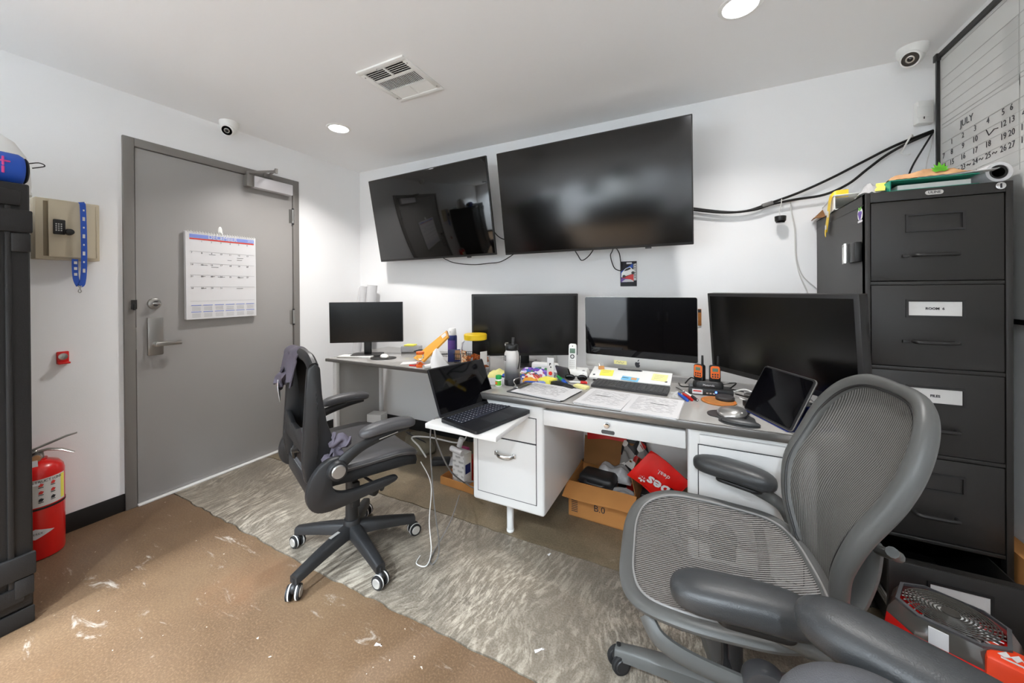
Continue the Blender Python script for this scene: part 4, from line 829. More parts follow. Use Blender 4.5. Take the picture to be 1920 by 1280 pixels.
# spray can
t = thing('spray_can', 'blue spray can with a white cap behind the snack jar', 'can', (-1.700, 2.36, ZL))
B().lathe([(.034, 0), (.036, .004), (.036, .165), (.033, .175), (.024, .182)], 28).out('can', 'navy', t); B().lathe([(.031, .178), (.032, .182), (.029, .225), (.024, .231), (.008, .232)], 24).out('cap', 'white', t)
B().grid(lambda u, v: (.0364 * math.sin(u * 2 - .8), -.0364 * math.cos(u * 2 - .8), .05 + .09 * v), 8, 2).out('label_print', 'purple', t); B().box((0, -.0285, .205), (.012, .006, .012), .002).out('nozzle', 'paper2', t)
t = thing('wire_basket', 'small black wire basket between the spray can and the snack jar', 'basket', (-1.53, 2.27, ZL), 20); b = B()
for z in (.003, .035, .065): b.tube([(sx * .06 * (1 + z), sy * .05 * (1 + z), z) for sx, sy in ((-1, -1), (1, -1), (1, 1), (-1, 1))], .0022, 6, True)
for k in range(9):
    for s_ in (-1, 1): b.tube([(-.06 + .015 * k, s_ * .05, .003), (-.062 + .0155 * k, s_ * .053, .065)], .0015, 5); 
b.out('wire_frame', 'black', t)
# ================================================================== chairs
def caster(t, x, y, a, r=.029, disc='alu', wheel='rubber'):
    M = T(x, y, 0, a)
    c = B().cyl((0, 0, r * 1.6), (0, 0, .085), .007, n=10, M=M).sph((0, 0, r * 1.55), (r * .75, r * .62, r * .7), 14, M).out('caster', 'plastic', t)
    for s_ in (-1, 1):
        wlt = B().cyl((0, s_ * .008, r), (0, s_ * .026, r), r, n=26, bev=.003, M=M).out('wheel', wheel, c)
        B().cyl((0, s_ * .026, r), (0, s_ * .0285, r), r * .72, r * .66, 24, M=M).out('wheel_cap', disc, wlt)
        B().cyl((0, s_ * .012, r), (0, s_ * .017, r), r * 1.03, n=26, M=M).out('wheel_tread', 'paper2' if disc == 'alu' else 'rubber', wlt)
def leg(t, a, L, z0, z1, w0, w1, h0, h1, m, zdrop=0):
    secs = []
    for k in range(7):
        q = k / 6; r = .02 + (L - .02) * q; z = z0 + (z1 - z0) * q ** 1.3; w_ = w0 + (w1 - w0) * q; h_ = h0 + (h1 - h0) * q
        secs.append([(r, -w_, z - h_), (r, w_, z - h_), (r, w_ * .95, z - h_ * .2), (r, w_ * .55, z), (r, -w_ * .55, z), (r, -w_ * .95, z - h_ * .2)])
    return B().loft(secs, T(0, 0, 0, a)).out('base_leg', m, t, ang=50)
def pad_loft(b, c, L, wd, th, M=None, taper=.85, arch=.008, n=24):
    secs = []
    for k in range(19):
        q = .5 - .5 * math.cos(math.pi * k / 18); y = -L / 2 + L * q; e = max(0, 1 - abs(2 * q - 1) ** 5) ** .5; ww = max(.006, wd / 2 * e * (taper + (1 - taper) * q)); hh = max(.004, th / 2 * e ** .7); zz = arch * math.sin(math.pi * q)
        secs.append([(c[0] + ww * (abs(math.cos(2 * math.pi * i / n)) ** .7) * (1 if math.cos(2 * math.pi * i / n) >= 0 else -1), c[1] + y, c[2] + zz + hh * (abs(math.sin(2 * math.pi * i / n)) ** .8) * (1 if math.sin(2 * math.pi * i / n) >= 0 else -1)) for i in range(n)])
    return b.loft(secs, M)

# ---- office chair with flip arms
t = thing('office_chair', 'black mesh-back office chair with leather seat near the grey door', 'chair', (-1.505, 1.255, 0), -22)
for k, a in enumerate((-88, -18, 54, 126, 197)):
    la = a + 22; leg(t, la, .30, .150, .098, .030, .021, .055, .034, 'plastic'); caster(t, .298 * math.cos(R(la)), .298 * math.sin(R(la)), la + (35, 20, 10, 60, -20)[k])
B().cyl((0, 0, .085), (0, 0, .17), .045, .038, 24, bev=.006).out('hub', 'plastic', t)
B().box((.10, 0, .1435), (.05, .016, .002), .0, T(0, 0, 0, 0) @ T(0, 0, 0, -88 + 22)).out('base_sticker', 'alu', t)
B().cyl((0, 0, .15), (0, 0, .38), .030, .028, 22).cyl((0, 0, .36), (0, 0, .42), .018, n=18).out('gas_lift', 'plastic', t)
B().bb((-.11, -.15, .40), (.11, .14, .445), .012).out('tilt_mechanism', 'darkmetal', t)
B().tube([(.09, .03, .39), (.20, .05, .385), (.235, .055, .385)], [.006, .006, .012], 8).out('height_lever', 'plastic', t)
B().cyl((.04, .05, .31), (.10, .08, .31), .022, .024, 18, bev=.004).out('tension_knob', 'plastic', t); B().bb((.055, -.02, .25), (.075, .015, .37), .006).out('care_tag', 'rubber', t)
def cush(z0, z1, g=0, n=36):
    secs = []
    for zz, s_ in ((z0, .90), (z0 + (z1 - z0) * .15, .985), (z0 + (z1 - z0) * .55, 1.0), (z0 + (z1 - z0) * .85, .985), (z1, .93), (z1 + .006, .7), (z1 + .004, .3)):
        sec = []
        for k in range(n):
            a = 2 * math.pi * k / n; c, s2 = math.cos(a), math.sin(a); x = .262 * (abs(c) ** .45) * (1 if c >= 0 else -1); y = .25 * (abs(s2) ** .5) * (1 if s2 >= 0 else -1)
            x *= s_ * (1 - .06 * (y < 0) * abs(y) / .25); y = y * s_ + .015; zq = zz - .05 * max(0, (y - .10) / .16) ** 2 + .018 * (abs(x) / .26) ** 2
            sec.append((x, y, zq))
        secs.append(sec)
    return B().loft(secs)
cush(.445, .500).out('seat_side', 'fabricblack', t, ang=60); o = cush(.492, .527).out('seat_cushion', 'leather', t, ang=60)
P = []
for k in range(60):
    a = 2 * math.pi * k / 60; c, s2 = math.cos(a), math.sin(a); x = .262 * (abs(c) ** .45) * (1 if c >= 0 else -1); y = .25 * (abs(s2) ** .5) * (1 if s2 >= 0 else -1); x *= (1 - .06 * (y < 0) * abs(y) / .25); y += .015
    P.append((x * 1.004, y * 1.004, .511 - .05 * max(0, (y - .10) / .16) ** 2 + .018 * (abs(x) / .26) ** 2))
B().tube(P, .0016, 5, True).out('seam', 'wiregrey', o)
for s_ in (-1, 1):
    x = s_ * .285
    B().prism([(p.x, p.y) for p in catmull([(-.135, .60, 0), (-.19, .595, 0), (-.235, .555, 0), (-.258, .50, 0), (-.255, .445, 0), (-.22, .405, 0), (-.15, .395, 0), (-.03, .405, 0), (.09, .422, 0), (.10, .445, 0), (.02, .448, 0), (-.10, .448, 0), (-.155, .47, 0), (-.165, .515, 0), (-.14, .55, 0), (-.115, .575, 0)], 4, True)], x * .96 - .017, x * .96 + .017, Matrix(((0, 0, 1, 0), (1, 0, 0, 0), (0, 1, 0, 0), (0, 0, 0, 1))), .007).out('arm_bracket', 'plastic', t)
    pv = B().cyl((x * 1.0, -.15, .555), (x + s_ * .030, -.15, .555), .040, .036, 28, bev=.006).out('arm_pivot', 'plastic', t); B().cyl((x + s_ * .030, -.15, .555), (x + s_ * .036, -.15, .555), .027, .024, 26).out('pivot_cap', 'silver', pv)
    B().tube(catmull([(x, -.15, .555), (x * 1.0, -.11, .590), (x, -.055, .618), (x, .01, .634), (x, .09, .646), (x, .16, .650)], 5), [.028 - .0006 * k for k in range(26)], 10, flat=(.55, 1)).out('armrest_arm', 'plastic', t)
    b = B(); pad_loft(b, (x, .065, .668), .25, .078, .046, T(0, 0, 0, 0), 1.0, .012); b.out('arm_pad', 'leather', t, ang=60)
    B().box((x + s_ * .0165, .06, .640), (.002, .085, .004), .001, T(x, .06, .640, 0, 7) @ T(-x, -.06, -.640)).out('arm_trim', 'alu', t)
# backrest: y depends on height
def by(z): q = (z - .42) / .55; return -.225 + .035 * math.sin(math.pi * q) * (1 if q < .9 else .9) + .006 * q
def hw(z): q = (z - .42) / .57; return .175 + .055 * math.sin(math.pi * min(1, q * .9)) - .02 * q
YZ = Matrix(((0, 0, 1, 0), (1, 0, 0, 0), (0, 1, 0, 0), (0, 0, 0, 1)))
for s_ in (-1, 1):
    B().prism([(-.245, .50), (-.20, .455), (-.12, .50), (-.085, .555), (-.125, .62), (-.16, .72), (-.178, .84), (-.185, .955), (-.205, .975), (-.232, .955), (-.240, .84), (-.248, .70), (-.255, .58)], s_ * .185 - .017, s_ * .185 + .017, YZ, .008).out('back_rail', 'plastic', t)
B().tube(catmull([(-.185, -.208, .955), (-.12, -.21, .985), (0, -.212, .992), (.12, -.21, .985), (.185, -.208, .955)], 5), .026, 10, flat=(.8, 1)).out('top_rail', 'plastic', t)
B().prism([(-.18, .60), (.18, .60), (.185, .66), (.15, .71), (.05, .675), (-.05, .675), (-.15, .71), (-.185, .66)], 0, .022, XZ(T(0, -.225, 0)), .004).out('cross_brace', 'plastic', t)
B().prism([(-.17, .43), (.17, .43), (.18, .50), (-.18, .50)], 0, .03, XZ(T(0, -.205, 0)), .006).out('lower_plate', 'plastic', t)
B().box((0, -.215, .555), (.20, .03, .075), .012).tube([(-.05, -.23, .52), (-.02, -.24, .56), (.05, -.23, .585)], .012, 8).out('lumbar_unit', 'black', t)
B().grid(lambda u, v: ((2 * u - 1) * hw(.47 + .51 * v) * .98, -.212 + .026 * (1 - (2 * u - 1) ** 2) + .012 * math.sin(math.pi * v), .47 + .51 * v), 12, 14, .004).out('back_mesh', 'mesh_black', t)
# shirt draped over the back rest
CH1 = t
sh = thing('shirt', 'dusky grey shirt draped over the back of the office chair', 'shirt', (-1.505, 1.255, 0), -22)
def drape(u, v):
    x = -.215 + .25 * u; s = -.06 + .29 * v + .012 * math.sin(5 * u); r_ = .032; yc = -.212
    wv = .006 * math.sin(14 * u + 3 * v) + .005 * math.sin(23 * u - 5 * v)
    if s < 0: y, z = yc + r_ + wv * .4, .985 + s
    elif s < math.pi * r_: y, z = yc + r_ * math.cos(s / r_), .985 + r_ * math.sin(s / r_)
    else: y, z = yc - r_ - .12 * (s - math.pi * r_) + wv, .985 - (s - math.pi * r_)
    return (x, y, z + .003 * math.sin(11 * u) - .012 * (u > .85) - .01 * (abs(x) / .2) ** 2)
B().grid(drape, 24, 26, .004).out('fabric', 'shirt', sh, ang=70)
B().grid(lambda u, v: (.19 + .05 * u + .02 * math.sin(8 * v), -.15 + .06 * u - .03 * v + .012 * math.sin(9 * u + 6 * v), .665 - .10 * v + .012 * math.sin(12 * u)), 10, 12, .008).out('hanging_sleeve', 'shirt', sh, ang=70)
B().grid(lambda u, v: (-.20 + .13 * u + .01 * math.sin(7 * v), -.262 + .012 * math.sin(9 * u + 4 * v) - .02 * v, .905 - .075 * v + .012 * math.sin(8 * u)), 10, 10, .008).out('folded_sleeve', 'shirt', sh, ang=70)
tg = thing('printed_tag', 'white tag with red print hanging below the draped shirt', 'tag', (-1.505, 1.255, 0), -22)
M = T(-.085, -.285, .822, -12, 6, 20)
c = B().prism(rrect(.085, .075, .012), 0, .002, M @ XZ()).out('card', 'paper', tg)
for dx, dz, r_ in ((-.014, .022, .011), (.004, .026, .009), (.018, .016, .008), (-.002, .010, .012)): B().cyl((dx, -.002, dz), (dx, -.0032, dz), r_, n=14, M=M).out('red_print', 'redmat', c)
B().text('CUST', .022, M @ TXT_B(-.004, -.003, -.012), .0003).out('lettering', 'redink', c)

# ---- mesh task chairs
def aeron(label, loc, rz, sh_=.47, pads=((-1, -.10, .168, 0), (1, -.19, .065, -28)), fol=0, grp='grey mesh task chairs'):
    t = thing('mesh_chair', label, 'chair', loc, rz, grp); dz = sh_ - .47
    for k in range(5):
        a = 72 * k + fol; leg(t, a, .335, .125, .078, .034, .021, .05, .034, 'aeron'); caster(t, .325 * math.cos(R(a)), .325 * math.sin(R(a)), a + 40 + 25 * k, .031, 'plastic', 'rubber')
    B().cyl((0, 0, .07), (0, 0, .15), .05, .042, 24, bev=.006).out('hub', 'aeron', t); B().cyl((0, 0, .14), (0, 0, .30 + dz), .029, n=22).cyl((0, 0, .28 + dz), (0, 0, .36 + dz), .018, n=18).out('gas_lift', 'plastic', t)
    B().bb((-.09, -.13, .345 + dz), (.09, .13, .405 + dz), .02, None, 3).out('tilt_housing', 'aeron', t)
    B().tube([(-.08, .03, .375 + dz), (-.22, .05, .37 + dz), (-.255, .052, .37 + dz)], [.007, .007, .014], 8).out('tilt_lever', 'plastic', t)
    for s_ in (-1, 1): B().tube(catmull([(s_ * .07, .10, .385 + dz), (s_ * .16, .14, .40 + dz), (s_ * .24, .15, .445 + dz), (s_ * .262, .15, .465 + dz)], 5), .016, 10).tube(catmull([(s_ * .07, -.10, .385 + dz), (s_ * .17, -.12, .41 + dz), (s_ * .235, -.12, .462 + dz)], 5), .016, 10).out('seat_support', 'aeron', t)
    def sz(x, y): return .472 + dz - .030 * max(0, (y - .12) / .17) ** 2 + .012 * (abs(x) / .28) ** 2 + .02 * max(0, (-y - .1) / .1)
    ol = [(0, .285), (.14, .280), (.235, .245), (.282, .16), (.285, .05), (.268, -.06), (.225, -.15), (.14, -.195), (0, -.205)]; ol = ol + [(-x, y) for x, y in ol[-2:0:-1]]
    P = catmull([(x, y, sz(x, y)) for x, y in ol], 6, True)
    B().tube(P, .0185, 12, True, flat=(1.25, .75)).out('seat_frame', 'aeron', t)
    B().tube([(p.x * .945, p.y * .945, p.z + .010) for p in P], .0035, 6, True).out('seat_bead', 'beadgrey', t)
    def seatp(u, v):
        a = 2 * math.pi * u; n = len(P); i = u * n; p = P[int(i) % n].lerp(P[(int(i) + 1) % n], i % 1); q = v
        return (p.x * q * .95, p.y * q * .95 + (1 - q) * .03, (p.z + .006) * q ** 2 + (1 - q ** 2) * (.452 + dz))
    B().grid(seatp, 72, 8).out('seat_mesh', 'pellicle_seat', t, ang=80)
    # back
    def yb_(z): q = (z - .50) / .53; return -.215 - .07 * q - .10 * q * q + .03 * math.sin(math.pi * min(1, q * 1.6)) * (q < .62)
    bo = [(0, 1.005), (.11, .998), (.18, .96), (.220, .89), (.226, .81), (.210, .71), (.172, .61), (.135, .53), (.108, .49), (0, .478)]; bo = bo + [(-x, z) for x, z in bo[-2:0:-1]]
    Q = catmull([(x, yb_(z) + .035 * (abs(x) / .28) ** 2, z + dz) for x, z in bo], 6, True)
    rr = [.014 + .009 * min(1, abs(p.x) / .25) for p in Q]
    B().tube(Q, rr, 12, True, flat=(1.0, 1.15)).out('back_frame', 'aeron', t)
    B().tube([(p.x * .93, p.y + .014, .75 + dz + (p.z - .75 - dz) * .955) for p in Q], .004, 6, True).out('back_bead', 'darkmetal', t)
    def backp(u, v):
        n = len(Q); i = u * n; p = Q[int(i) % n].lerp(Q[(int(i) + 1) % n], i % 1); c = Vector((0, yb_(.78) - .012, .78 + dz)); r_ = c.lerp(p, v * .96); r_.y = p.y * v ** 2 + (yb_(max(.5, min(1.03, r_.z - dz))) - .015) * (1 - v ** 2) + .006; return r_
    B().grid(backp, 72, 10).out('back_mesh', 'pellicle_back', t, ang=80)
    B().box((0, yb_(.66) - .045, .665 + dz), (.20, .022, .09), .01).out('lumbar_pad', 'plastic', t)
    B().tube(catmull([(0, -.12, .36 + dz), (0, -.26, .40 + dz), (0, -.31, .50 + dz), (0, -.325, .60 + dz)], 5), .026, 12, flat=(1.4, .7)).out('back_spine', 'aeron', t)
    for s_ in (-1, 1):
        B().tube(catmull([(0, -.322, .585 + dz), (s_ * .10, -.325, .63 + dz), (s_ * .12, -.312, .645 + dz), (s_ * .14, -.298, .66 + dz)], 5), .012, 10).out('back_yoke', 'aeron', t)
    for s_, y0, y1, yaw in pads:
        x = s_ * .322; yc = (y0 + y1) / 2; M = T(x, yc, 0, yaw * 1) @ T(-x, -yc, 0)
        b = B(); pad_loft(b, (x, yc, .590 + dz), y1 - y0 + .02, .108, .066, M, .92, .006); b.out('arm_pad', 'armpad', t, ang=60)
        B().prism(rrect(.06, .15, .025, 5, x, yc - .02), .550 + dz, .562 + dz, M, .002).out('pad_tray', 'black', t)
        B().tube(catmull([(s_ * .20, -.235, .42 + dz), (s_ * .285, -.235, .455 + dz), (s_ * .318, -.205, .505 + dz), (x, yc - .05, .550 + dz)], 6), .021, 12, flat=(1, .8)).out('arm_post', 'aeron', t)
        pl = B().cyl((s_ * .245, -.02, .375 + dz), (s_ * .285, -.02, .375 + dz), .047, .044, 26, bev=.008).bb((s_ * .245, -.062, .30 + dz), (s_ * .278, .022, .375 + dz), .012).out('link_plate', 'plastic_light', t); B().lathe([(.024, 0), (.024, .003), (.018, .004), (.017, .001), (.010, .001), (.009, .004), (.002, .004)], 24, T(s_ * .285, -.02, .375 + dz, 0, 0, 90 * s_)).out('bolt', 'darkmetal', pl)
        B().tube(catmull([(s_ * .262, .02, .36 + dz), (s_ * .27, .13, .385 + dz), (s_ * .265, .20, .41 + dz), (s_ * .24, .23, .44 + dz)], 5), .017, 10, flat=(.8, 1.2)).out('side_link', 'aeron', t)
    return t
C2 = aeron('grey mesh task chair in front of the filing cabinet', (.085, 1.25, 0), 96, .475, fol=82)
C3 = aeron('raised grey mesh task chair whose armrest enters at the bottom right corner', (.285, .375, 0), 95, .605, ((-1, -.2, .10, 0), (1, -.20, .12, -34)), 10)
t = thing('folded_fabric', 'dark grey folded fabric on the near mesh chair at the bottom edge', 'fabric', (.20, .635, .59)); rd = random.Random(2)
B().sph((0, 0, .085), (.105, .06, .085), 26).out('fold', 'fabricgrey', t); B().sph((.05, -.02, .06), (.09, .06, .07), 22).out('fold', 'fabricgrey', t)
# ================================================================== things on the main desk
def sheets(t, w_, h_, n, th, m='paper', jit=3, seed=1):
    rd = random.Random(seed)
    for k in range(n):
        B().box((0, 0, th * (k + .5)), (w_, h_, th * .9), 0, T(rd.uniform(-.004, .004), rd.uniform(-.004, .004), 0, rd.uniform(-jit, jit))).out('sheet', m, t)
def printed(t, w_, h_, z, rows, seed, m='greytext'):
    rd = random.Random(seed); b = B()
    for r in range(rows):
        y = h_ * .42 - h_ * .84 * r / rows; x = -w_ * .42
        while x < w_ * .4:
            L = rd.uniform(.01, .05); L = min(L, w_ * .44 - x); b.box((x + L / 2, y, z), (L, .0016, .0002)); x += L + rd.uniform(.006, .03)
    o = b.out('printed_lines', m, t); o['kind'] = 'stuff'
t = thing('clipboard', 'clipboard with white papers and a metal clip at the front left of the desk', 'clipboard', (-.695, 1.742, ZD), -9)
B().prism(rrect(.31, .225, .008), 0, .004).out('board', 'keygrey', t)
for k in range(4): B().box((.012 + .003 * k, .001 * k, .0052 + .0012 * k), (.282, .214, .0010), 0, T(0, 0, 0, (-1.5, 1, 2.2, -.6)[k])).out('sheet', 'paper', t)
c = B().box((-.138, 0, .014), (.03, .11, .008), .003).box((-.115, 0, .0115), (.018, .12, .003), .001).out('clip', 'steel', t); B().tube(catmull([(-.15, -.03, .014), (-.162, -.035, .04), (-.158, 0, .048), (-.162, .035, .04), (-.15, .03, .014)], 5), .0025, 6).out('wire_lever', 'steel', c)
printed(t, .25, .19, .0102, 14, 3)
for (x, y, rz, lab, sd) in ((-.385, 1.742, -5, 'left stack of printed white papers in front of the black keyboard', 5), (-.172, 1.722, -4, 'right stack of printed white papers in front of the black keyboard', 6)):
    t = thing('paper_stack', lab, 'paper', (x, y, ZD + (.0 if sd == 5 else .0)), rz, 'printed paper stacks'); sheets(t, .215, .27, 5, .0016, seed=sd); printed(t, .20, .25, .0084, 16, sd)
    B().box((-.02 if sd == 5 else .02, .02, .0086), (.075, .004, .0003)).out('heading', 'ink', t)
# keyboard
t = thing('keyboard', 'full-size dark grey keyboard in front of the all-in-one computer', 'keyboard', (-.315, 1.990, ZD), -3)
B().prism(rrect(.375, .135, .008), .002, .014, T(0, 0, 0, 0, 3)).out('body', 'plastic_light', t)
for r in range(6):
    for k in range(18):
        if r == 5 and 4 <= k <= 8:
            if k == 6: B().box((-.178 + .0208 * k, .052 - .0205 * r, .0165 - .001 * r), (.10, .0165, .005), .001).out('key', 'keygrey', t)
            continue
        B().box((-.178 + .0208 * k, .052 - .0205 * r, .0165 - .001 * r), (.0175, .0165, .005)).out('key', 'keygrey', t)
# sloped white document tray
t = thing('document_tray', 'sloped white document tray carrying sticky notes under the computer screen', 'tray', (-.335, 2.115, ZD), -2)
M = T(0, 0, .040, 0, 17)
B().box((0, 0, 0), (.425, .125, .004), .001, M).box((0, -.062, -.004), (.425, .004, .012), .001, M).out('tray_panel', 'white', t)
for x in (-.19, .19): B().bb((x - .006, -.04, 0), (x + .006, .05, .034), .002).out('tray_foot', 'plastic', t)
def on_tray(name, m, x, y, w_, h_, lab, cat, txt=None, rz=0, mi='greytext', th=.0015):
    q = thing(name, lab, cat, (-.335, 2.115, ZD), -2); MM = M @ T(x, y, .003, rz); B().box((0, 0, th / 2), (w_, h_, th), 0, MM).out('slip', m, q)
    if txt:
        for k in range(txt): B().tube(catmull([(-w_ * .36 + w_ * .09 * i, h_ * (.28 - .24 * k) + (.0018 if i % 2 else -.0018), th + .0004) for i in range(8 - k)], 3), .0006, 4, M=MM).out('scribble', mi, q)
    return q
on_tray('sticky_note', 'postit', -.125, -.005, .072, .066, 'bright yellow sticky note on the left of the document tray', 'note', 2, 4)
on_tray('sticky_note', 'postit2', .155, .0, .075, .068, 'pale yellow sticky note on the right of the document tray', 'note', 3, -3)
q = on_tray('ticket', 'ticketblue', .01, -.045, .09, .040, 'light blue ticket leaning on the front of the document tray', 'ticket', None, -6); B().box((.03, -.045, .006), (.028, .022, .001), 0, M).out('stamp', 'skinbrown', q); B().box((-.016, -.040, .0056), (.035, .004, .0004), 0, M).out('print_line', 'ink', q)
t = thing('binder_clip', 'gold binder clip at the left end of the document tray', 'clip', (-.50, 2.155, ZD + .052), 20)
B().prism([(-.012, 0), (.012, 0), (.003, .018), (-.003, .018)], -.016, .016, Matrix(((0, 0, 1, 0), (1, 0, 0, 0), (0, 1, 0, 0), (0, 0, 0, 1)))).out('clip_body', 'kraft', t); B().tube(catmull([(-.008, 0, .016), (-.012, .012, .03), (.012, .012, .03), (.008, 0, .016)], 4), .0012, 5).out('clip_wire', 'steel', t)
t = thing('pen', 'black pen lying on the rear edge of the document tray', 'pen', (-.335, 2.115, ZD), -2); B().tube([(-.07, .045, .006), (.05, .048, .006), (.06, .048, .006)], [.0035, .0035, .001], 8, M=M).out('barrel', 'ink', t); B().tube([(-.072, .045, .006), (-.03, .046, .006)], .0042, 8, M=M).out('cap', 'black', t)
# cordless phone
t = thing('cordless_phone', 'white cordless phone standing in its charging base', 'phone', (-.648, 2.165, ZD), 8)
bs = B().loft([[(sx * .068 * s_, sy * .055 * s_ + oy, z) for sx, sy in ((-1, -1), (1, -1), (1, 1), (-1, 1))] for z, s_, oy in ((0, 1, 0), (.012, 1.0, 0), (.030, .92, .006), (.036, .8, .012))]).out('base', 'white', t); B().cyl((.043, -.035, .024), (.043, -.040, .030), .013, n=20).out('speaker_knob', 'ink', bs)
for k in range(3): B().box((.028 + .012 * k, -.05, .018), (.008, .003, .004), .001).out('button', 'paper2', bs)
M = T(-.028, -.005, .022, 0, -9); h = B().prism(rrect(.046, .165, .014, 5, 0, .0825), -.012, .012, M @ XZ(), .003).out('handset', 'white', t); B().box((0, -.0125, .122), (.033, .002, .028), .001, M).out('display', 'lcd', h); B().lathe([(.013, 0), (.013, .003), (.008, .003), (.008, 0)], 22, M @ T(0, -.012, .088, 0, 90), False).out('navigation_ring', 'keygrey', h)
for r in range(4):
    for k in range(3): B().box((-.011 + .011 * k, -.0128, .064 - .012 * r), (.008, .002, .007), .0008, M).out('key', 'paper2', h)
B().cyl((0, -.0115, .150), (0, -.013, .150), .003, n=10, M=M).out('earpiece', 'ink', h)
# steel bottle
t = thing('water_bottle', 'steel water bottle fading from white to black with a straw lid', 'bottle', (-.905, 1.805, ZD), -20)
B().lathe([(.040, 0), (.043, .004), (.043, .155), (.041, .172), (.034, .184), (.031, .19)], 36).out('body', 'bottle_fade', t); B().lathe([(.0438, 0), (.0442, .003), (.0442, .028), (.0435, .03)], 36).out('boot', 'black', t)
ld = B().lathe([(.033, .187), (.035, .19), (.035, .212), (.031, .218), (.01, .219)], 30).out('lid', 'black', t); B().cyl((.006, 0, .215), (.010, 0, .256), .0075, .0085, 14).out('straw', 'plastic_light', ld); B().tube(catmull([(-.033, 0, .198), (-.050, 0, .206), (-.052, 0, .218), (-.03, 0, .222)], 4), .004, 8).out('lid_spout', 'steel', ld)
B().tube(catmull([(.034, 0, .2), (.054, 0, .18), (.056, 0, .13), (.046, 0, .09)], 5), .004, 8, flat=(1, .5)).out('strap', 'black', t)
lo = B(); frame_bars(lo, .024, .028, .003, .001, T(-.012, -.0425, .148, -16)); lo.out('emblem_frame', 'ink', t); B().box((-.012, -.0428, .150), (.003, .001, .014), 0).box((-.009, -.0428, .155), (.007, .001, .003), 0).out('emblem', 'greytext', t)
# small pill bottle
t = thing('pill_bottle', 'small white bottle with a bright green cap beside the steel water bottle', 'bottle', (-.955, 1.742, ZD))
B().lathe([(.016, 0), (.018, .002), (.018, .034), (.014, .039)], 24).out('body', 'white', t); B().cyl((0, 0, .038), (0, 0, .058), .0165, .0155, 24, bev=.002).out('cap', 'green', t); B().grid(lambda u, v: (.0183 * math.sin(u * 2.6 - 1.3), -.0183 * math.cos(u * 2.6 - 1.3), .006 + .025 * v), 8, 1).out('label', 'leafgreen', t); B().grid(lambda u, v: (.0185 * math.sin(u * 1 - .9), -.0185 * math.cos(u * 1 - .9), .012 + .014 * v), 4, 1).out('label_patch', 'orange', t)
# clutter between bottle and phone
def bagblob(name, label, cat, loc, rz, sx, sy, sz, m, seed, part='wrapper', extra=None):
    t = thing(name, label, cat, loc, rz); rd = random.Random(seed); ph = [rd.uniform(0, 6) for _ in range(4)]
    def f(u, v):
        x, y = 2 * u - 1, 2 * v - 1; e = max(0, (1 - x ** 4)) ** .5 * max(0, (1 - y ** 4)) ** .5
        return (sx * x, sy * y, .001 + sz * e * (.78 + .10 * math.sin(6 * x + ph[0]) + .08 * math.sin(7 * y + ph[1]) + .06 * math.sin(13 * x * y + ph[2])))
    B().grid(f, 18, 14, .0008).out(part, m, t, ang=50); return t
bagblob('candy_bag', 'purple printed candy bag lying in front of the wide monitor', 'bag', (-.865, 2.06, ZD), 12, .105, .05, .050, 'candy_wrap', 1)
bagblob('gum_bag', 'bag of mixed bright wrapped gum in front of the purple candy bag', 'bag', (-.885, 1.965, ZD), 15, .075, .045, .036, 'gum_mix', 2)
bagblob('yellow_wrapper', 'crumpled pale yellow paper bag behind the laptop', 'wrapper', (-1.06, 1.93, ZD), 10, .055, .05, .045, 'paleyellow', 3)
bagblob('snack_packet', 'small orange snack packet behind the clipboard', 'packet', (-.845, 1.905, ZD), 10, .040, .028, .022, 'manila', 4)
t = thing('blue_ball', 'small shiny blue ball between the yellow wrapper and the steel bottle', 'ball', (-1.0, 1.895, ZD)); B().sph((0, 0, .016), .016, 18).out('sphere', 'blue', t); B().lathe([(.017, .013), (.0185, .016), (.017, .019)], 20, cap=False).out('band', 'ink', t)
t = thing('white_papers', 'loose white papers behind the small green-capped bottle', 'paper', (-1.0, 1.80, ZD), 25)
for k in range(2): B().grid(lambda u, v: (-.055 + .11 * u, -.05 + .12 * v, .001 + .002 * k + .008 * v * v), 4, 6, .0006, T(0, 0, 0, 7 * k)).out('sheet', 'paper', t)
t = thing('gift_card', 'upright white card with red print in front of the wide monitor', 'card', (-.752, 1.985, ZD), 6)
B().box((0, 0, .062), (.040, .006, .125), .001, T(0, 0, 0, 0, -4)).out('card', 'paper', t); B().cyl((.002, -.003, .038), (.002, -.0055, .038), .011, n=18).out('red_emblem', 'redmat', t); B().prism([(-.004, .083), (.002, .083), (.0, .089), (.008, .092), (.004, .099), (-.003, .097)], .009, .0098, XZ()).out('print_mark', 'ink', t); B().prism([(.002, .070), (.009, .071), (.008, .079), (.001, .078)], .0078, .0086, XZ()).out('print_mark', 'ink', t)
t = thing('sticky_pad', 'thick yellow sticky-note pad behind the clipboard', 'note pad', (-.745, 1.925, ZD), -18); B().box((0, 0, .011), (.078, .070, .022), .001).out('pad', 'postit', t); B().box((0, 0, .0225), (.077, .069, .001)).out('top_note', 'postit', t)
t = thing('sticky_pad', 'pale yellow sticky-note pad at the corner of the paper stack', 'note pad', (-.545, 1.895, ZD), -22); B().box((0, 0, .006), (.078, .04, .012), .001).out('pad', 'postit2', t); B().box((0, 0, .0125), (.077, .039, .001)).out('top_note', 'postit2', t)
def pen(label, p0, p1, m, capm, r=.0042, nm='pen'):
    p0, p1 = Vector(p0), Vector(p1); t = thing(nm, label, 'pen', p0); d = p1 - p0
    B().tube([d * 0, d * .12, d * .92, d], [r * .5, r, r, r * .3], 10).out('barrel', m, t); B().tube([d * .62, d * .97], r * 1.2, 10).out('cap', capm, t); B().tube([d * .64 + Vector((0, 0, r * 1.6)), d * .9 + Vector((0, 0, r * 1.6))], .0011, 5).out('clip', capm, t)
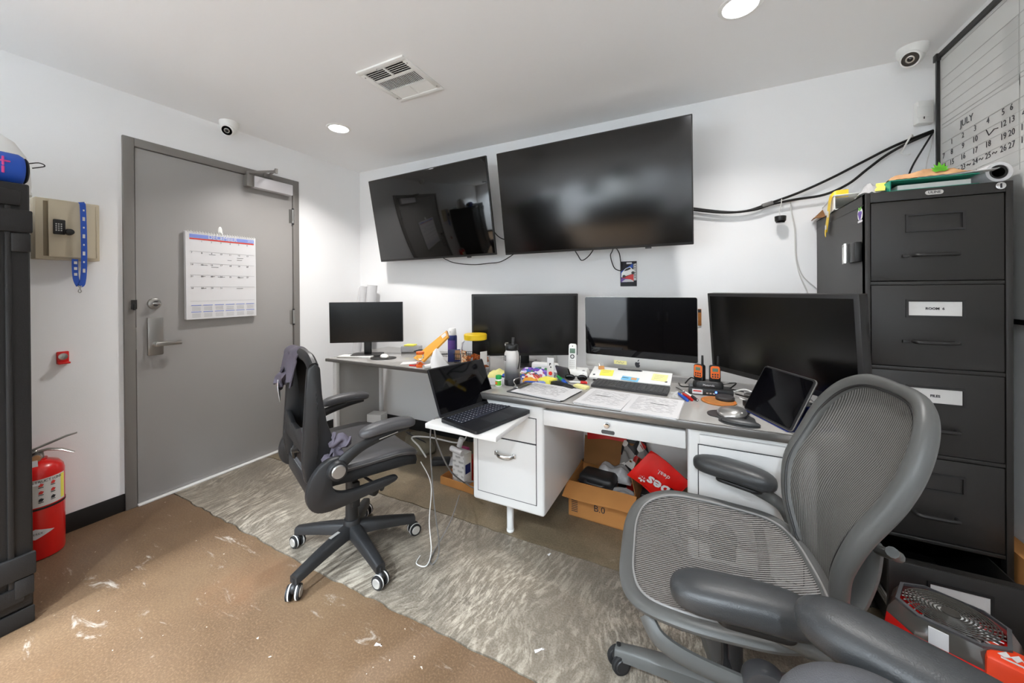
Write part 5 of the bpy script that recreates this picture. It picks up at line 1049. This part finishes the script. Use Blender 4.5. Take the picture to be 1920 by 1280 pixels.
pen('blue pen lying behind the clipboard', (-.86, 1.865, ZD + .006), (-.735, 1.895, ZD + .006), 'blue', 'blueink', .005)
pen('green and blue utility knife behind the clipboard', (-.735, 2.05, ZD + .012), (-.625, 1.895, ZD + .010), 'green', 'blue', .0085, 'utility_knife')
pen('white and red marker beside the black keyboard', (-.635, 1.965, ZD + .006), (-.535, 1.985, ZD + .006), 'white', 'redmat', .0055, 'marker')
pen('blue marker pen left of the cork coaster', (-.085, 1.975, ZD + .006), (-.040, 1.860, ZD + .006), 'blue', 'blue', .0055, 'marker')
pen('red marker pen between the blue and black pens', (-.066, 1.985, ZD + .006), (-.022, 1.878, ZD + .006), 'redmat', 'redmat', .0055, 'marker')
pen('white and black pen left of the cork coaster', (-.065, 2.03, ZD + .006), (.0, 1.885, ZD + .006), 'white', 'ink', .005, 'marker')
t = thing('stapler', 'flat black stapler lying behind the clipboard papers', 'stapler', (-.645, 1.872, ZD), -27)
B().loft([[(x, sy * w_, z) for sy, z in ((-1, 0), (1, 0), (1, h_), (-1, h_))] for x, w_, h_ in ((-.095, .010, .012), (-.05, .017, .020), (.05, .018, .018), (.095, .014, .008))]).out('upper_arm', 'plastic', t); B().box((0, 0, .003), (.18, .034, .006), .002).out('base', 'black', t)
t = thing('sunglasses', 'black sunglasses lying beside the phone base', 'glasses', (-.615, 2.035, ZD), 10)
for s_ in (-1, 1): B().sph((s_ * .034, 0, .016), (.029, .006, .018), 18).out('lens', 'glassblack', t); B().tube(catmull([(s_ * .064, 0, .022), (s_ * .066, .05, .014), (s_ * .05, .10, .006)], 5), .0025, 6).out('temple', 'black', t)
B().tube([(-.012, 0, .022), (0, -.002, .025), (.012, 0, .022)], .003, 6).out('bridge', 'black', t)
t = thing('wallet', 'black leather wallet leaning behind the gift card', 'wallet', (-.70, 2.075, ZD), -30); B().box((0, 0, .035), (.10, .012, .07), .004, T(0, 0, 0, 0, 20)).out('flap', 'leather', t); B().box((0, .012, .03), (.098, .01, .06), .004, T(0, 0, 0, 0, 20)).out('flap', 'black', t)
t = thing('charger_brick', 'white power brick behind the wide monitor stand', 'charger', (-.86, 2.18, ZD), 5); B().box((0, 0, .028), (.17, .05, .056), .012).out('brick', 'white', t); B().cyl((.06, -.03, .006), (.12, -.03, .006), .008).out('plug', 'white', t)
# radios on charger
t = thing('radio_charger', 'black two-bay radio charging base on a hub beside the deep monitor', 'charger', (.045, 2.055, ZD + .032), 4)
B().loft([[(x * s_, y * s_, z) for x, y in rrect(.135, .07, .03, 4)] for z, s_ in ((0, .97), (.012, 1), (.026, .95), (.032, .8))]).out('base', 'plastic', t); B().text('Motorola', .013, T(.0, -.0362, .016) @ Matrix.Rotation(R(90), 4, 'X'), .0003).out('lettering', 'paper', t)
for k, (x, rz, lab) in enumerate(((-.036, -28, 'left orange and black two-way radio in the charging base'), (.030, 6, 'right orange and black two-way radio in the charging base'))):
    q = thing('two_way_radio', lab, 'radio', (.045 + x, 2.055 + .002, ZD + .058), rz, 'two-way radios'); bd = B().prism(rrect(.048, .082, .010, 4, 0, .041), -.013, .013, XZ(), .003).out('body', 'black', q)
    B().prism(rrect(.040, .060, .010, 4, 0, .050), .0132, .0152, XZ()).out('face', 'orange', q); B().box((0, -.0158, .062), (.024, .002, .016), .001).out('display', 'lcd', q)
    for i in range(2):
        for j in range(3): B().cyl((-.011 + .011 * j, -.0150, .040 - .011 * i), (-.011 + .011 * j, -.0168, .040 - .011 * i), .0038, n=10).out('button', 'ink', q)
    B().cyl((.014, 0, .080), (.014, 0, .128), .0058, .0045, 12, bev=.001).out('antenna', 'rubber', q)
t = thing('usb_hub', 'black hub with a white sticker and a glowing blue light under the radio charger', 'hub', (.055, 2.055, ZD), 2)
B().box((0, 0, .016), (.19, .09, .031), .003).out('case', 'plastic', t); B().box((-.058, -.0455, .016), (.045, .001, .022)).out('sticker', 'paper', t); B().box((-.058, -.0463, .019), (.036, .0006, .006)).out('sticker_print', 'redink', t); B().cyl((.022, -.045, .020), (.022, -.048, .020), .0045, n=14).out('indicator_light', 'led', t)
for k in range(3): B().box((-.015 + .014 * k, -.0458, .012), (.009, .001, .006)).out('port', 'alu', t)
t = thing('coaster', 'round cork coaster on the desk in front of the radio charger', 'coaster', (.085, 1.925, ZD)); B().cyl((0, 0, 0), (0, 0, .005), .072, n=40, bev=.001).out('disc', 'cork', t); B().lathe([(.062, .005), (.063, .0055), (.066, .0055), (.067, .005)], 36, cap=False).out('ring_print', 'pretzel', t)
t = thing('charging_puck', 'dark grey round puck sitting on the cork coaster', 'puck', (.112, 1.955, ZD + .005)); B().lathe([(.030, 0), (.038, .003), (.040, .010), (.036, .017), (.02, .020), (.004, .021)], 32).out('puck', 'plastic_light', t); B().lathe([(.038, .0), (.0395, .003), (.038, .006)], 30, cap=False).out('base_ring', 'black', t)
t = thing('mouse_pad', 'grey gel mouse pad with a wrist rest at the front of the desk', 'mouse pad', (.115, 1.69, ZD), -8)
ol = [(-.085, .045), (-.05, .085), (.03, .085), (.075, .05), (.085, 0), (.10, -.045), (.07, -.075), (0, -.078), (-.035, -.05), (-.04, -.015), (-.075, .0)]
B().prism([(p.x, p.y) for p in catmull([(x, y, 0) for x, y in ol], 5, True)], 0, .004).out('pad', 'armpad', t); B().sph((.035, -.048, .008), (.066, .026, .014), 24).out('wrist_rest', 'armpad', t)
t = thing('vertical_mouse', 'silver vertical mouse on the grey gel mouse pad', 'mouse', (.135, 1.735, ZD + .004), -18)
secs = []
for k in range(12):
    q = k / 11; y = -.06 + .125 * q; e = max(.05, (1 - abs(2 * q - 1) ** 2.6)) ** .5
    secs.append([(.052 * e * math.cos(a) - .012 * max(0, math.sin(a)) * e - .01, y, .001 + max(0, (.058 * e) * (abs(math.sin(a)) ** .8) * (1 if math.sin(a) > 0 else 0)) * (.7 + .3 * math.cos(a + .9))) for a in [2 * math.pi * i / 22 for i in range(22)]])
B().loft(secs).out('shell', 'silver', t, ang=60); B().box((0, .0, .0045), (.085, .10, .007), .003).out('underside', 'black', t)
# desk cables on the right
for k, (pts, m, lab) in enumerate((([(.15, 2.05, .775), (.20, 2.02, .80), (.25, 2.00, .775), (.21, 1.95, .765), (.17, 1.97, .770)], 'wirewhite', 'white cable coil between the hub and the tablet'), ([(.14, 2.075, .785), (.17, 2.13, .80), (.15, 2.17, .79), (.11, 2.16, .78), (.13, 2.12, .775), (.2, 2.10, .77)], 'black', 'thin black cable coil behind the radio charger'), ([(.16, 2.04, .77), (.21, 1.97, .775), (.24, 1.93, .768), (.27, 1.92, .765)], 'black', 'black cable running from the hub behind the tablet'), ([(.2, 2.06, .765), (.26, 2.02, .77), (.30, 1.97, .765), (.34, 1.90, .765)], 'wiregrey', 'grey cable lying under the deep monitor'), ([(.375, 1.72, .84), (.41, 1.74, .82), (.44, 1.78, .78), (.45, 1.82, .762)], 'black', 'black charging cable plugged into the tablet edge'), ([(-.06, 2.18, .765), (-.03, 2.22, .79), (.0, 2.20, .77), (-.03, 2.14, .762), (-.075, 2.12, .762), (-.09, 2.17, .765)], 'black', 'black cable loop between the computer and the radio charger'), ([(-.10, 2.10, .759), (-.07, 2.04, .76), (-.085, 1.99, .759), (-.05, 2.01, .766)], 'wiregrey', 'grey cable beside the white pen'))):
    cord('desk_cable', pts, .0035, m, lab, 'cable')
t = thing('adapter_plug', 'small dark adapter plug in the cable tangle by the tablet', 'adapter', (.205, 1.905, ZD), 20); B().box((0, 0, .012), (.05, .035, .024), .004).out('case', 'plastic', t); B().cyl((.025, 0, .012), (.04, 0, .012), .005).out('strain_relief', 'black', t)
t = thing('picture_fob', 'small gold key fob on the wall beside the computer screen', 'fob', (.012, YB - .006, 1.04)); B().box((0, 0, .05), (.022, .008, .105), .003).out('fob', 'cork', t); B().box((0, 0, .09), (.018, .01, .02), .002).out('fob_cap', 'ink', t)

# ================================================================== under and beside the desks
t = thing('cardboard_box', 'open cardboard box with flaps standing in the desk kneehole', 'box', (-.475, 2.13, 0), -2)
x0, x1, y0, y1, hh = -.175, .185, -.13, .13, .195
B().bb((x0, y0, 0), (x1, y1, .004)).bb((x0, y0, 0), (x0 + .004, y1, hh)).bb((x1 - .004, y0, 0), (x1, y1, hh)).bb((x0, y0, 0), (x1, y0 + .004, hh)).bb((x0, y1 - .004, 0), (x1, y1, hh)).out('box_walls', 'cardboard', t)
B().grid(lambda u, v: (x0 - .005 + (x1 - x0 + .015) * u, y0 - .09 * v, hh - .045 * v - .004 * math.sin(6 * u)), 8, 3, .003).out('front_flap', 'cardboard', t)
B().grid(lambda u, v: (x0 + .01 + (x1 - x0 - .03) * u, y1 - .01 + .03 * v, hh + .16 * v), 6, 3, .003).out('rear_flap', 'cardboard_in', t)
B().grid(lambda u, v: (x0 - .035 * v, y0 + .02 + (y1 - y0 - .03) * u, hh + .12 * v * (.4 + .6 * u)), 6, 3, .003).out('side_flap', 'cardboard', t); B().grid(lambda u, v: (x1 - .02 * v, y0 + .02 + (y1 - y0 - .03) * u, hh + .10 * v), 6, 3, .003).out('side_flap', 'cardboard_in', t)
B().text('B.0', .05, TXT_B(0, y0 - .001, .075), .0003).out('handwriting', 'ink', t); b = B()
for k in range(9): b.box((x0 + .035, y0 - .0008, .03 + .010 * k), (.036, .0006, .004))
b.out('printed_bars', 'ink', t)['kind'] = 'stuff'; B().box((-.06, y0 - .001, .133), (.10, .001, .012), 0, T(0, 0, 0)).out('tape', 'paper2', t)
t = thing('black_case', 'black hard case lying in the open cardboard box', 'case', (-.515, 2.13, .125), -6)
B().box((0, 0, .045), (.20, .13, .085), .025, None, 4).out('shell', 'plastic', t); B().box((0, -.066, .045), (.04, .006, .02), .003).out('latch', 'black', t); B().tube(catmull([(-.05, -.064, .055), (-.045, -.082, .055), (.045, -.082, .055), (.05, -.064, .055)], 5), .006, 8).out('handle', 'plastic_light', t); B().box((0, 0, .045), (.204, .134, .004), .001).out('seam', 'ink', t)
rd = random.Random(8)
for k, (x, y, z, sx, sy, sz, lab) in enumerate(((-.44, 2.21, .16, .10, .05, .085, 'clear bubble-wrap bag behind the black case in the box'), (-.38, 2.07, .12, .085, .055, .06, 'clear crumpled bubble wrap at the front right of the box'))): bagblob('bubble_wrap', lab, 'packing', (x, y, z), 10 * k, sx, sy, sz, 'bubble', 20 + k, 'film')
t = thing('chip_bag', 'shiny red snack bag with white lettering beside the cardboard box', 'bag', (-.175, 2.06, .0), 0); M = T(-.005, -.06, .312, 0, 14, 36)
B().grid(lambda u, v: (-.115 + .23 * u, -.022 * math.sin(math.pi * u) ** .5 * math.sin(math.pi * v) ** .5 - .004 * math.sin(9 * u + 4 * v), -.105 + .21 * v + .008 * math.sin(5 * u)), 16, 14, 0, M).grid(lambda u, v: (-.115 + .23 * u, .022 * math.sin(math.pi * u) ** .5 * math.sin(math.pi * v) ** .5, -.105 + .21 * v + .008 * math.sin(5 * u)), 12, 10, 0, M).out('foil', 'red', t, ang=60)
MM = M @ T(0, -.030, 0, 0) @ Matrix.Rotation(R(180 - 8), 4, 'Y')
B().text('bes*', .082, MM @ T(.01, 0, .015) @ Matrix.Rotation(R(90), 4, 'X') @ Matrix.Rotation(R(0), 4, 'Z'), .0006, 'CENTER', .002).out('lettering', 'paper', t); B().text('deal.', .035, MM @ T(.0, .001, -.058) @ Matrix.Rotation(R(90), 4, 'X'), .0006).out('lettering', 'paper', t)
B().grid(lambda u, v: (.06 + .05 * u, -.026 + .004 * math.sin(7 * v), -.10 + .12 * v), 5, 6, 0, M).out('picture_area', 'black', t)
B().box((0, .02, .10), (.20, .10, .20), .02).out('lower_contents', 'black', t)
bagblob('red_pouch', 'crumpled black, white and red pouch behind the cardboard box', 'bag', (-.32, 2.262, .0), 0, .11, .03, .42, 'gum_mix2', 31, 'film')
t = thing('red_crate', 'red and black bin against the desk back panel behind the cardboard box', 'bin', (-.50, 2.285, 0)); B().box((0, 0, .19), (.24, .014, .38), .004).out('red_side', 'redmat', t); B().box((.17, 0, .185), (.12, .014, .37), .004).out('black_side', 'black', t)
# carton tray left of the desk
t = thing('carton_tray', 'shallow cardboard tray on the floor beside the left pedestal', 'tray', (-1.375, 2.05, 0), -4)
x0, x1, y0, y1, hh = -.135, .135, -.10, .12, .05
B().bb((x0, y0, 0), (x1, y1, .004)).bb((x0, y0, 0), (x0 + .004, y1, hh)).bb((x1 - .004, y0, 0), (x1, y1, hh)).bb((x0, y0, 0), (x1, y0 + .004, hh)).bb((x0, y1 - .004, 0), (x1, y1, hh)).out('tray_walls', 'cardboard', t)
t = thing('receipt_carton', 'grey paper carton with paper rolls on top in the cardboard tray', 'carton', (-1.385, 2.02, .004), -8)
B().box((0, 0, .105), (.10, .075, .21), .002).out('carton', 'paper2', t); B().box((.051, .0, .11), (.001, .05, .06)).out('side_print', 'navy', t)
for z in (.03, .06, .09, .12, .15, .18): B().grid(lambda u, v: (-.048 + .096 * u, -.0385 - .003 * math.sin(9 * u + z * 90), z + .012 * v), 8, 1, .001).out('crease', 'panelgrey', t)
for a, c in (((-.06, -.035, .228), (.05, -.05, .225)), ((-.025, -.0, .235), (-.01, .01, .29))): B().cyl(a, c, .018, n=22).out('paper_roll', 'paper', t)
t = thing('colour_box', 'pink and red printed boxes behind the grey carton in the tray', 'box', (-1.375, 2.115, .004), -4); B().box((-.07, 0, .09), (.06, .07, .18), .002).out('pink_box', 'pink', t); B().box((.0, 0, .07), (.07, .07, .14), .002).out('red_box', 'redmat', t); B().box((.08, .0, .13), (.07, .08, .26), .002).out('brown_box', 'cardboard_in', t); B().box((.08, -.042, .16), (.05, .002, .08)).out('yellow_print', 'yellow', t); B().box((-.07, -.036, .14), (.04, .002, .05)).out('dark_print', 'ink', t)
t = thing('shoulder_bag', 'dark khaki bag slumped on the floor by the baseboard under the side desk', 'bag', (-2.0, 2.33, 0), -20); rd = random.Random(15)
B().loft([[(math.cos(a) * .17 * s_ * (1 + .08 * math.sin(3 * a + z * 30)), math.sin(a) * .10 * s_, z) for a in [2 * math.pi * i / 20 for i in range(20)]] for z, s_ in ((0, .95), (.03, 1.02), (.07, .95), (.10, .75), (.115, .4), (.118, .1))]).out('sack', 'khaki', t, ang=60); B().tube(catmull([(-.12, -.03, .10), (-.05, -.09, .14), (.06, -.08, .13), (.13, -.02, .09)], 6), .008, 8, flat=(1.6, .4)).out('strap', 'black', t)
t = thing('power_adapter', 'black power adapter with a plastic bag on the floor under the side desk', 'adapter', (-1.68, 2.18, 0), 30); B().box((0, 0, .022), (.13, .07, .044), .008).out('brick', 'plastic', t); B().grid(lambda u, v: (.06 + .06 * u, -.05 + .08 * v, .01 + .05 * math.sin(3 * u) * math.sin(3 * v) + .01 * math.sin(14 * u * v)), 8, 8, .001).out('plastic_film', 'bubble', t)
for k, (pts, r, m, lab) in enumerate((([(-1.915, 2.602, .72), (-1.90, 2.585, .55), (-1.885, 2.57, .38), (-1.93, 2.56, .22), (-1.98, 2.50, .10)], .006, 'black', 'black cable hanging straight down behind the side desk'), ([(-1.62, 2.60, .50), (-1.67, 2.58, .49), (-1.70, 2.56, .44), (-1.69, 2.55, .36), (-1.71, 2.53, .27), (-1.64, 2.45, .16), (-1.58, 2.40, .10)], .006, 'black', 'black power cable curving from the wall outlet under the side desk'), ([(-1.615, 2.60, .46), (-1.635, 2.58, .42), (-1.655, 2.55, .33), (-1.69, 2.53, .25), (-1.63, 2.47, .17), (-1.66, 2.40, .08), (-1.85, 2.27, .135), (-1.97, 2.20, .14), (-1.86, 2.15, .11), (-1.75, 2.10, .07)], .006, 'wirewhite', 'cream extension cord looping over the bag under the side desk'), ([(-1.055, 1.36, .690), (-1.085, 1.345, .670), (-1.092, 1.34, .55), (-1.09, 1.36, .30), (-1.085, 1.39, .06), (-1.10, 1.36, .004), (-1.13, 1.38, .004), (-1.15, 1.45, .01), (-1.16, 1.58, .06), (-1.22, 1.75, .10)], .003, 'wiregrey', 'long grey laptop cable drooping to the floor beside the pedestal'), ([(-1.045, 1.38, .690), (-1.10, 1.385, .665), (-1.12, 1.42, .55), (-1.14, 1.55, .35), (-1.19, 1.75, .18), (-1.30, 1.92, .075), (-1.22, 1.90, .07), (-1.20, 1.88, .12), (-1.28, 1.90, .09)], .0038, 'wiregrey', 'grey laptop cable curling over the cardboard tray'), ([(-1.26, 1.47, .40), (-1.22, 1.50, .28), (-1.20, 1.46, .12), (-1.14, 1.40, .03), (-1.12, 1.34, .004), (-1.17, 1.33, .004), (-1.19, 1.38, .003)], .0025, 'wirewhite', 'thin pale cord trailing from the office chair seat to the floor'), ([(-2.955, 2.10, .56), (-2.93, 2.06, .47), (-2.93, 2.02, .38), (-2.91, 1.98, .31)], .004, 'wiregrey', 'short grey cord on the left wall beside the side desk'))): cord('floor_cable', pts, r, m, lab, 'cable')
t = thing('wall_outlet', 'white wall outlet with a black plug under the side desk', 'outlet', (-1.61, YB, .48)); B().box((0, -.003, 0), (.075, .006, .118), .002).out('cover_plate', 'white', t); B().box((0, -.018, .025), (.03, .028, .026), .005).out('plug', 'black', t); B().box((0, -.007, -.025), (.026, .003, .03), .002).out('socket', 'paper2', t)
t = thing('wall_outlet', 'white wall outlet above the desk behind the wide monitor', 'outlet', (-.975, YB, .765)); B().box((0, -.003, 0), (.075, .006, .118), .002).out('cover_plate', 'white', t); B().box((0, -.007, .025), (.026, .003, .03), .002).box((0, -.007, -.025), (.026, .003, .03), .002).out('socket', 'paper2', t)
for k, (x, y, rz, w_, d_, h_, lab) in enumerate(((-2.42, 2.28, 14, .13, .10, .24, 'white printed carton under the side desk, nearest the wall'), (-2.30, 2.20, 8, .09, .09, .20, 'narrow white carton under the side desk behind the office chair'))):
    t = thing('white_carton', lab, 'box', (x, y, 0), rz); B().box((0, 0, h_ / 2), (w_, d_, h_), .002).out('carton', 'paper2', t); b = B()
    for q in range(4): B().box((0, -d_ / 2 - .0006, h_ * (.2 + .17 * q)), (w_ * .7, .0006, .006)).out('print_line', 'greytext', t)
# jobsite fan
t = thing('jobsite_fan', 'red and clear-grilled jobsite fan lying face up in front of the open drawer', 'fan', (.690, 1.61, 0), -26); t.scale = (.88, .88, 1.1)
def octo(r, cut, z, ox=0): return [(sx * r * a_ + ox, sy * r * b_ * .82, z) for sx, sy, a_, b_ in ((1, 1, 1, cut), (1, 1, cut, 1), (-1, 1, cut, 1), (-1, 1, 1, cut), (-1, -1, 1, cut), (-1, -1, cut, 1), (1, -1, cut, 1), (1, -1, 1, cut))]
M = T(0, 0, 0, 0, 0, 0)
B().loft([octo(.135, .5, .0), octo(.155, .5, .02), octo(.158, .5, .15), octo(.15, .5, .20)]).out('housing', 'red', t); B().loft([octo(.151, .5, .198), octo(.147, .5, .215), octo(.125, .55, .246)], None, False).out('grille_frame', 'smoke', t)
B().loft([octo(.128, .55, .242), octo(.128, .55, .248), octo(.118, .55, .250), octo(.118, .55, .242)], None, False).out('grille_rim', 'keygrey', t)
for k in range(10): B().tube([((.022 + .0098 * k) * math.cos(a), (.022 + .0098 * k) * .82 * math.sin(a), .246 + .004 * math.sin(k * .3)) for a in [2 * math.pi * i / 40 for i in range(40)]], .0022, 5, True).out('grille_ring', 'smoke', t)
for k in range(28):
    a0 = 2 * math.pi * k / 28; B().tube(catmull([(.022 * math.cos(a0), .018 * math.sin(a0), .244), (.07 * math.cos(a0 + .25), .057 * math.sin(a0 + .25), .246), (.117 * math.cos(a0 + .6), .095 * math.sin(a0 + .6), .242)], 4), .0018, 5).out('grille_vane', 'alu', t)
B().cyl((0, 0, .236), (0, 0, .250), .024, .022, 22).out('grille_hub', 'smoke', t)
for k in range(5):
    a0 = 72 * k; B().grid(lambda u, v: ((.02 + .085 * u), -.03 + .06 * v, .212 + .015 * v), 4, 2, .003, T(0, 0, 0, a0)).out('blade', 'keygrey', t)
B().box((-.02, -.128, .222), (.045, .004, .045), .001, T(0, 0, 0)).out('white_label', 'paper', t)
B().box((.135, -.085, .125), (.12, .10, .235), .012).out('battery_shroud', 'orangered', t)
M = T(.135, -.085, .2428, 0); b = B()
b.prism([(-.036, -.012), (-.020, .014), (-.012, -.002), (.004, .022), (.012, .004), (.034, .026), (.020, -.010), (.010, .004), (.0, -.016), (-.010, -.004), (-.022, -.018)], 0, .0014, M); b.box((.0, -.024, .0007), (.06, .006, .0014), 0, M); b.out('logo', 'paper', t)
# plastic bag behind the chair, scraps on the floor
bagblob('plastic_bag', 'small pale plastic bag on the floor behind the mesh chair', 'bag', (.50, 1.74, 0), 20, .05, .04, .11, 'bubble2', 41, 'film')
for k, (x, y, rz, L, lab) in enumerate(((-.505, 1.20, 40, .028, 'white paint flake on the grey concrete strip'), (-1.03, .965, 10, .022, 'small white curl of tape on the tan concrete'), (-.64, 1.66, 60, .014, 'tiny white scrap beside the left pedestal shadow'))):
    t = thing('floor_scrap', lab, 'scrap', (x, y, 0), rz); B().grid(lambda u, v: (-L / 2 + L * u, (-.006 + .012 * v) * (1 - .6 * u), .0008 + .004 * u * u), 4, 3, .0008).out('flake', 'paper', t); B().box((L * .6, 0, .0008), (L * .3, .003, .001)).out('flake', 'paper', t)
# ================================================================== rear wall (seen only in the screens)
t = thing('rear_whiteboard', 'blank framed whiteboard on the rear wall, mirrored in the right television', 'whiteboard', (-.75, YR, 1.1)); B().box((0, .012, .45), (1.2, .012, .9), .002).out('board', 'whitegloss', t); f = B(); frame_bars(f, 1.24, .94, .025, .02, T(0, .004, .45)); f.out('frame', 'darkmetal', t); B().box((0, .05, .0), (1.1, .07, .012), .003).out('pen_tray', 'darkmetal', t); B().cyl((.3, .05, .016), (.42, .05, .016), .009).out('marker', 'redmat', t)
for x, z, lab in ((-1.75, 1.62, 'dark framed picture on the rear wall left of the whiteboard'), (-.75, 2.24, 'dark framed picture on the rear wall above the whiteboard')):
    t = thing('framed_picture', lab, 'picture', (x, YR, z)); f = B(); frame_bars(f, .5, .36, .03, .02, T(0, .002, .0)); f.out('frame', 'black', t); B().box((0, .008, 0), (.45, .01, .31)).out('print', 'keygrey', t)
t = thing('added_low_cabinet', 'low black cabinet added along the rear wall to darken screen reflections', 'cabinet', (-.75, YR + .19, 0))  # added out of view, wide and black so the monitors reflect dark
B().box((0, 0, .49), (2.3, .36, .92), .004).box((0, 0, .015), (2.2, .30, .03)).out('carcass', 'cabinet', t)
for k in range(4):
    d = B().box((-.855 + .57 * k, .186, .49), (.55, .014, .86), .003).out('door', 'cabinet', t); B().box((-.855 + .57 * k + (.22 if k % 2 == 0 else -.22), .20, .60), (.014, .02, .14), .004).out('handle', 'brushed', d)
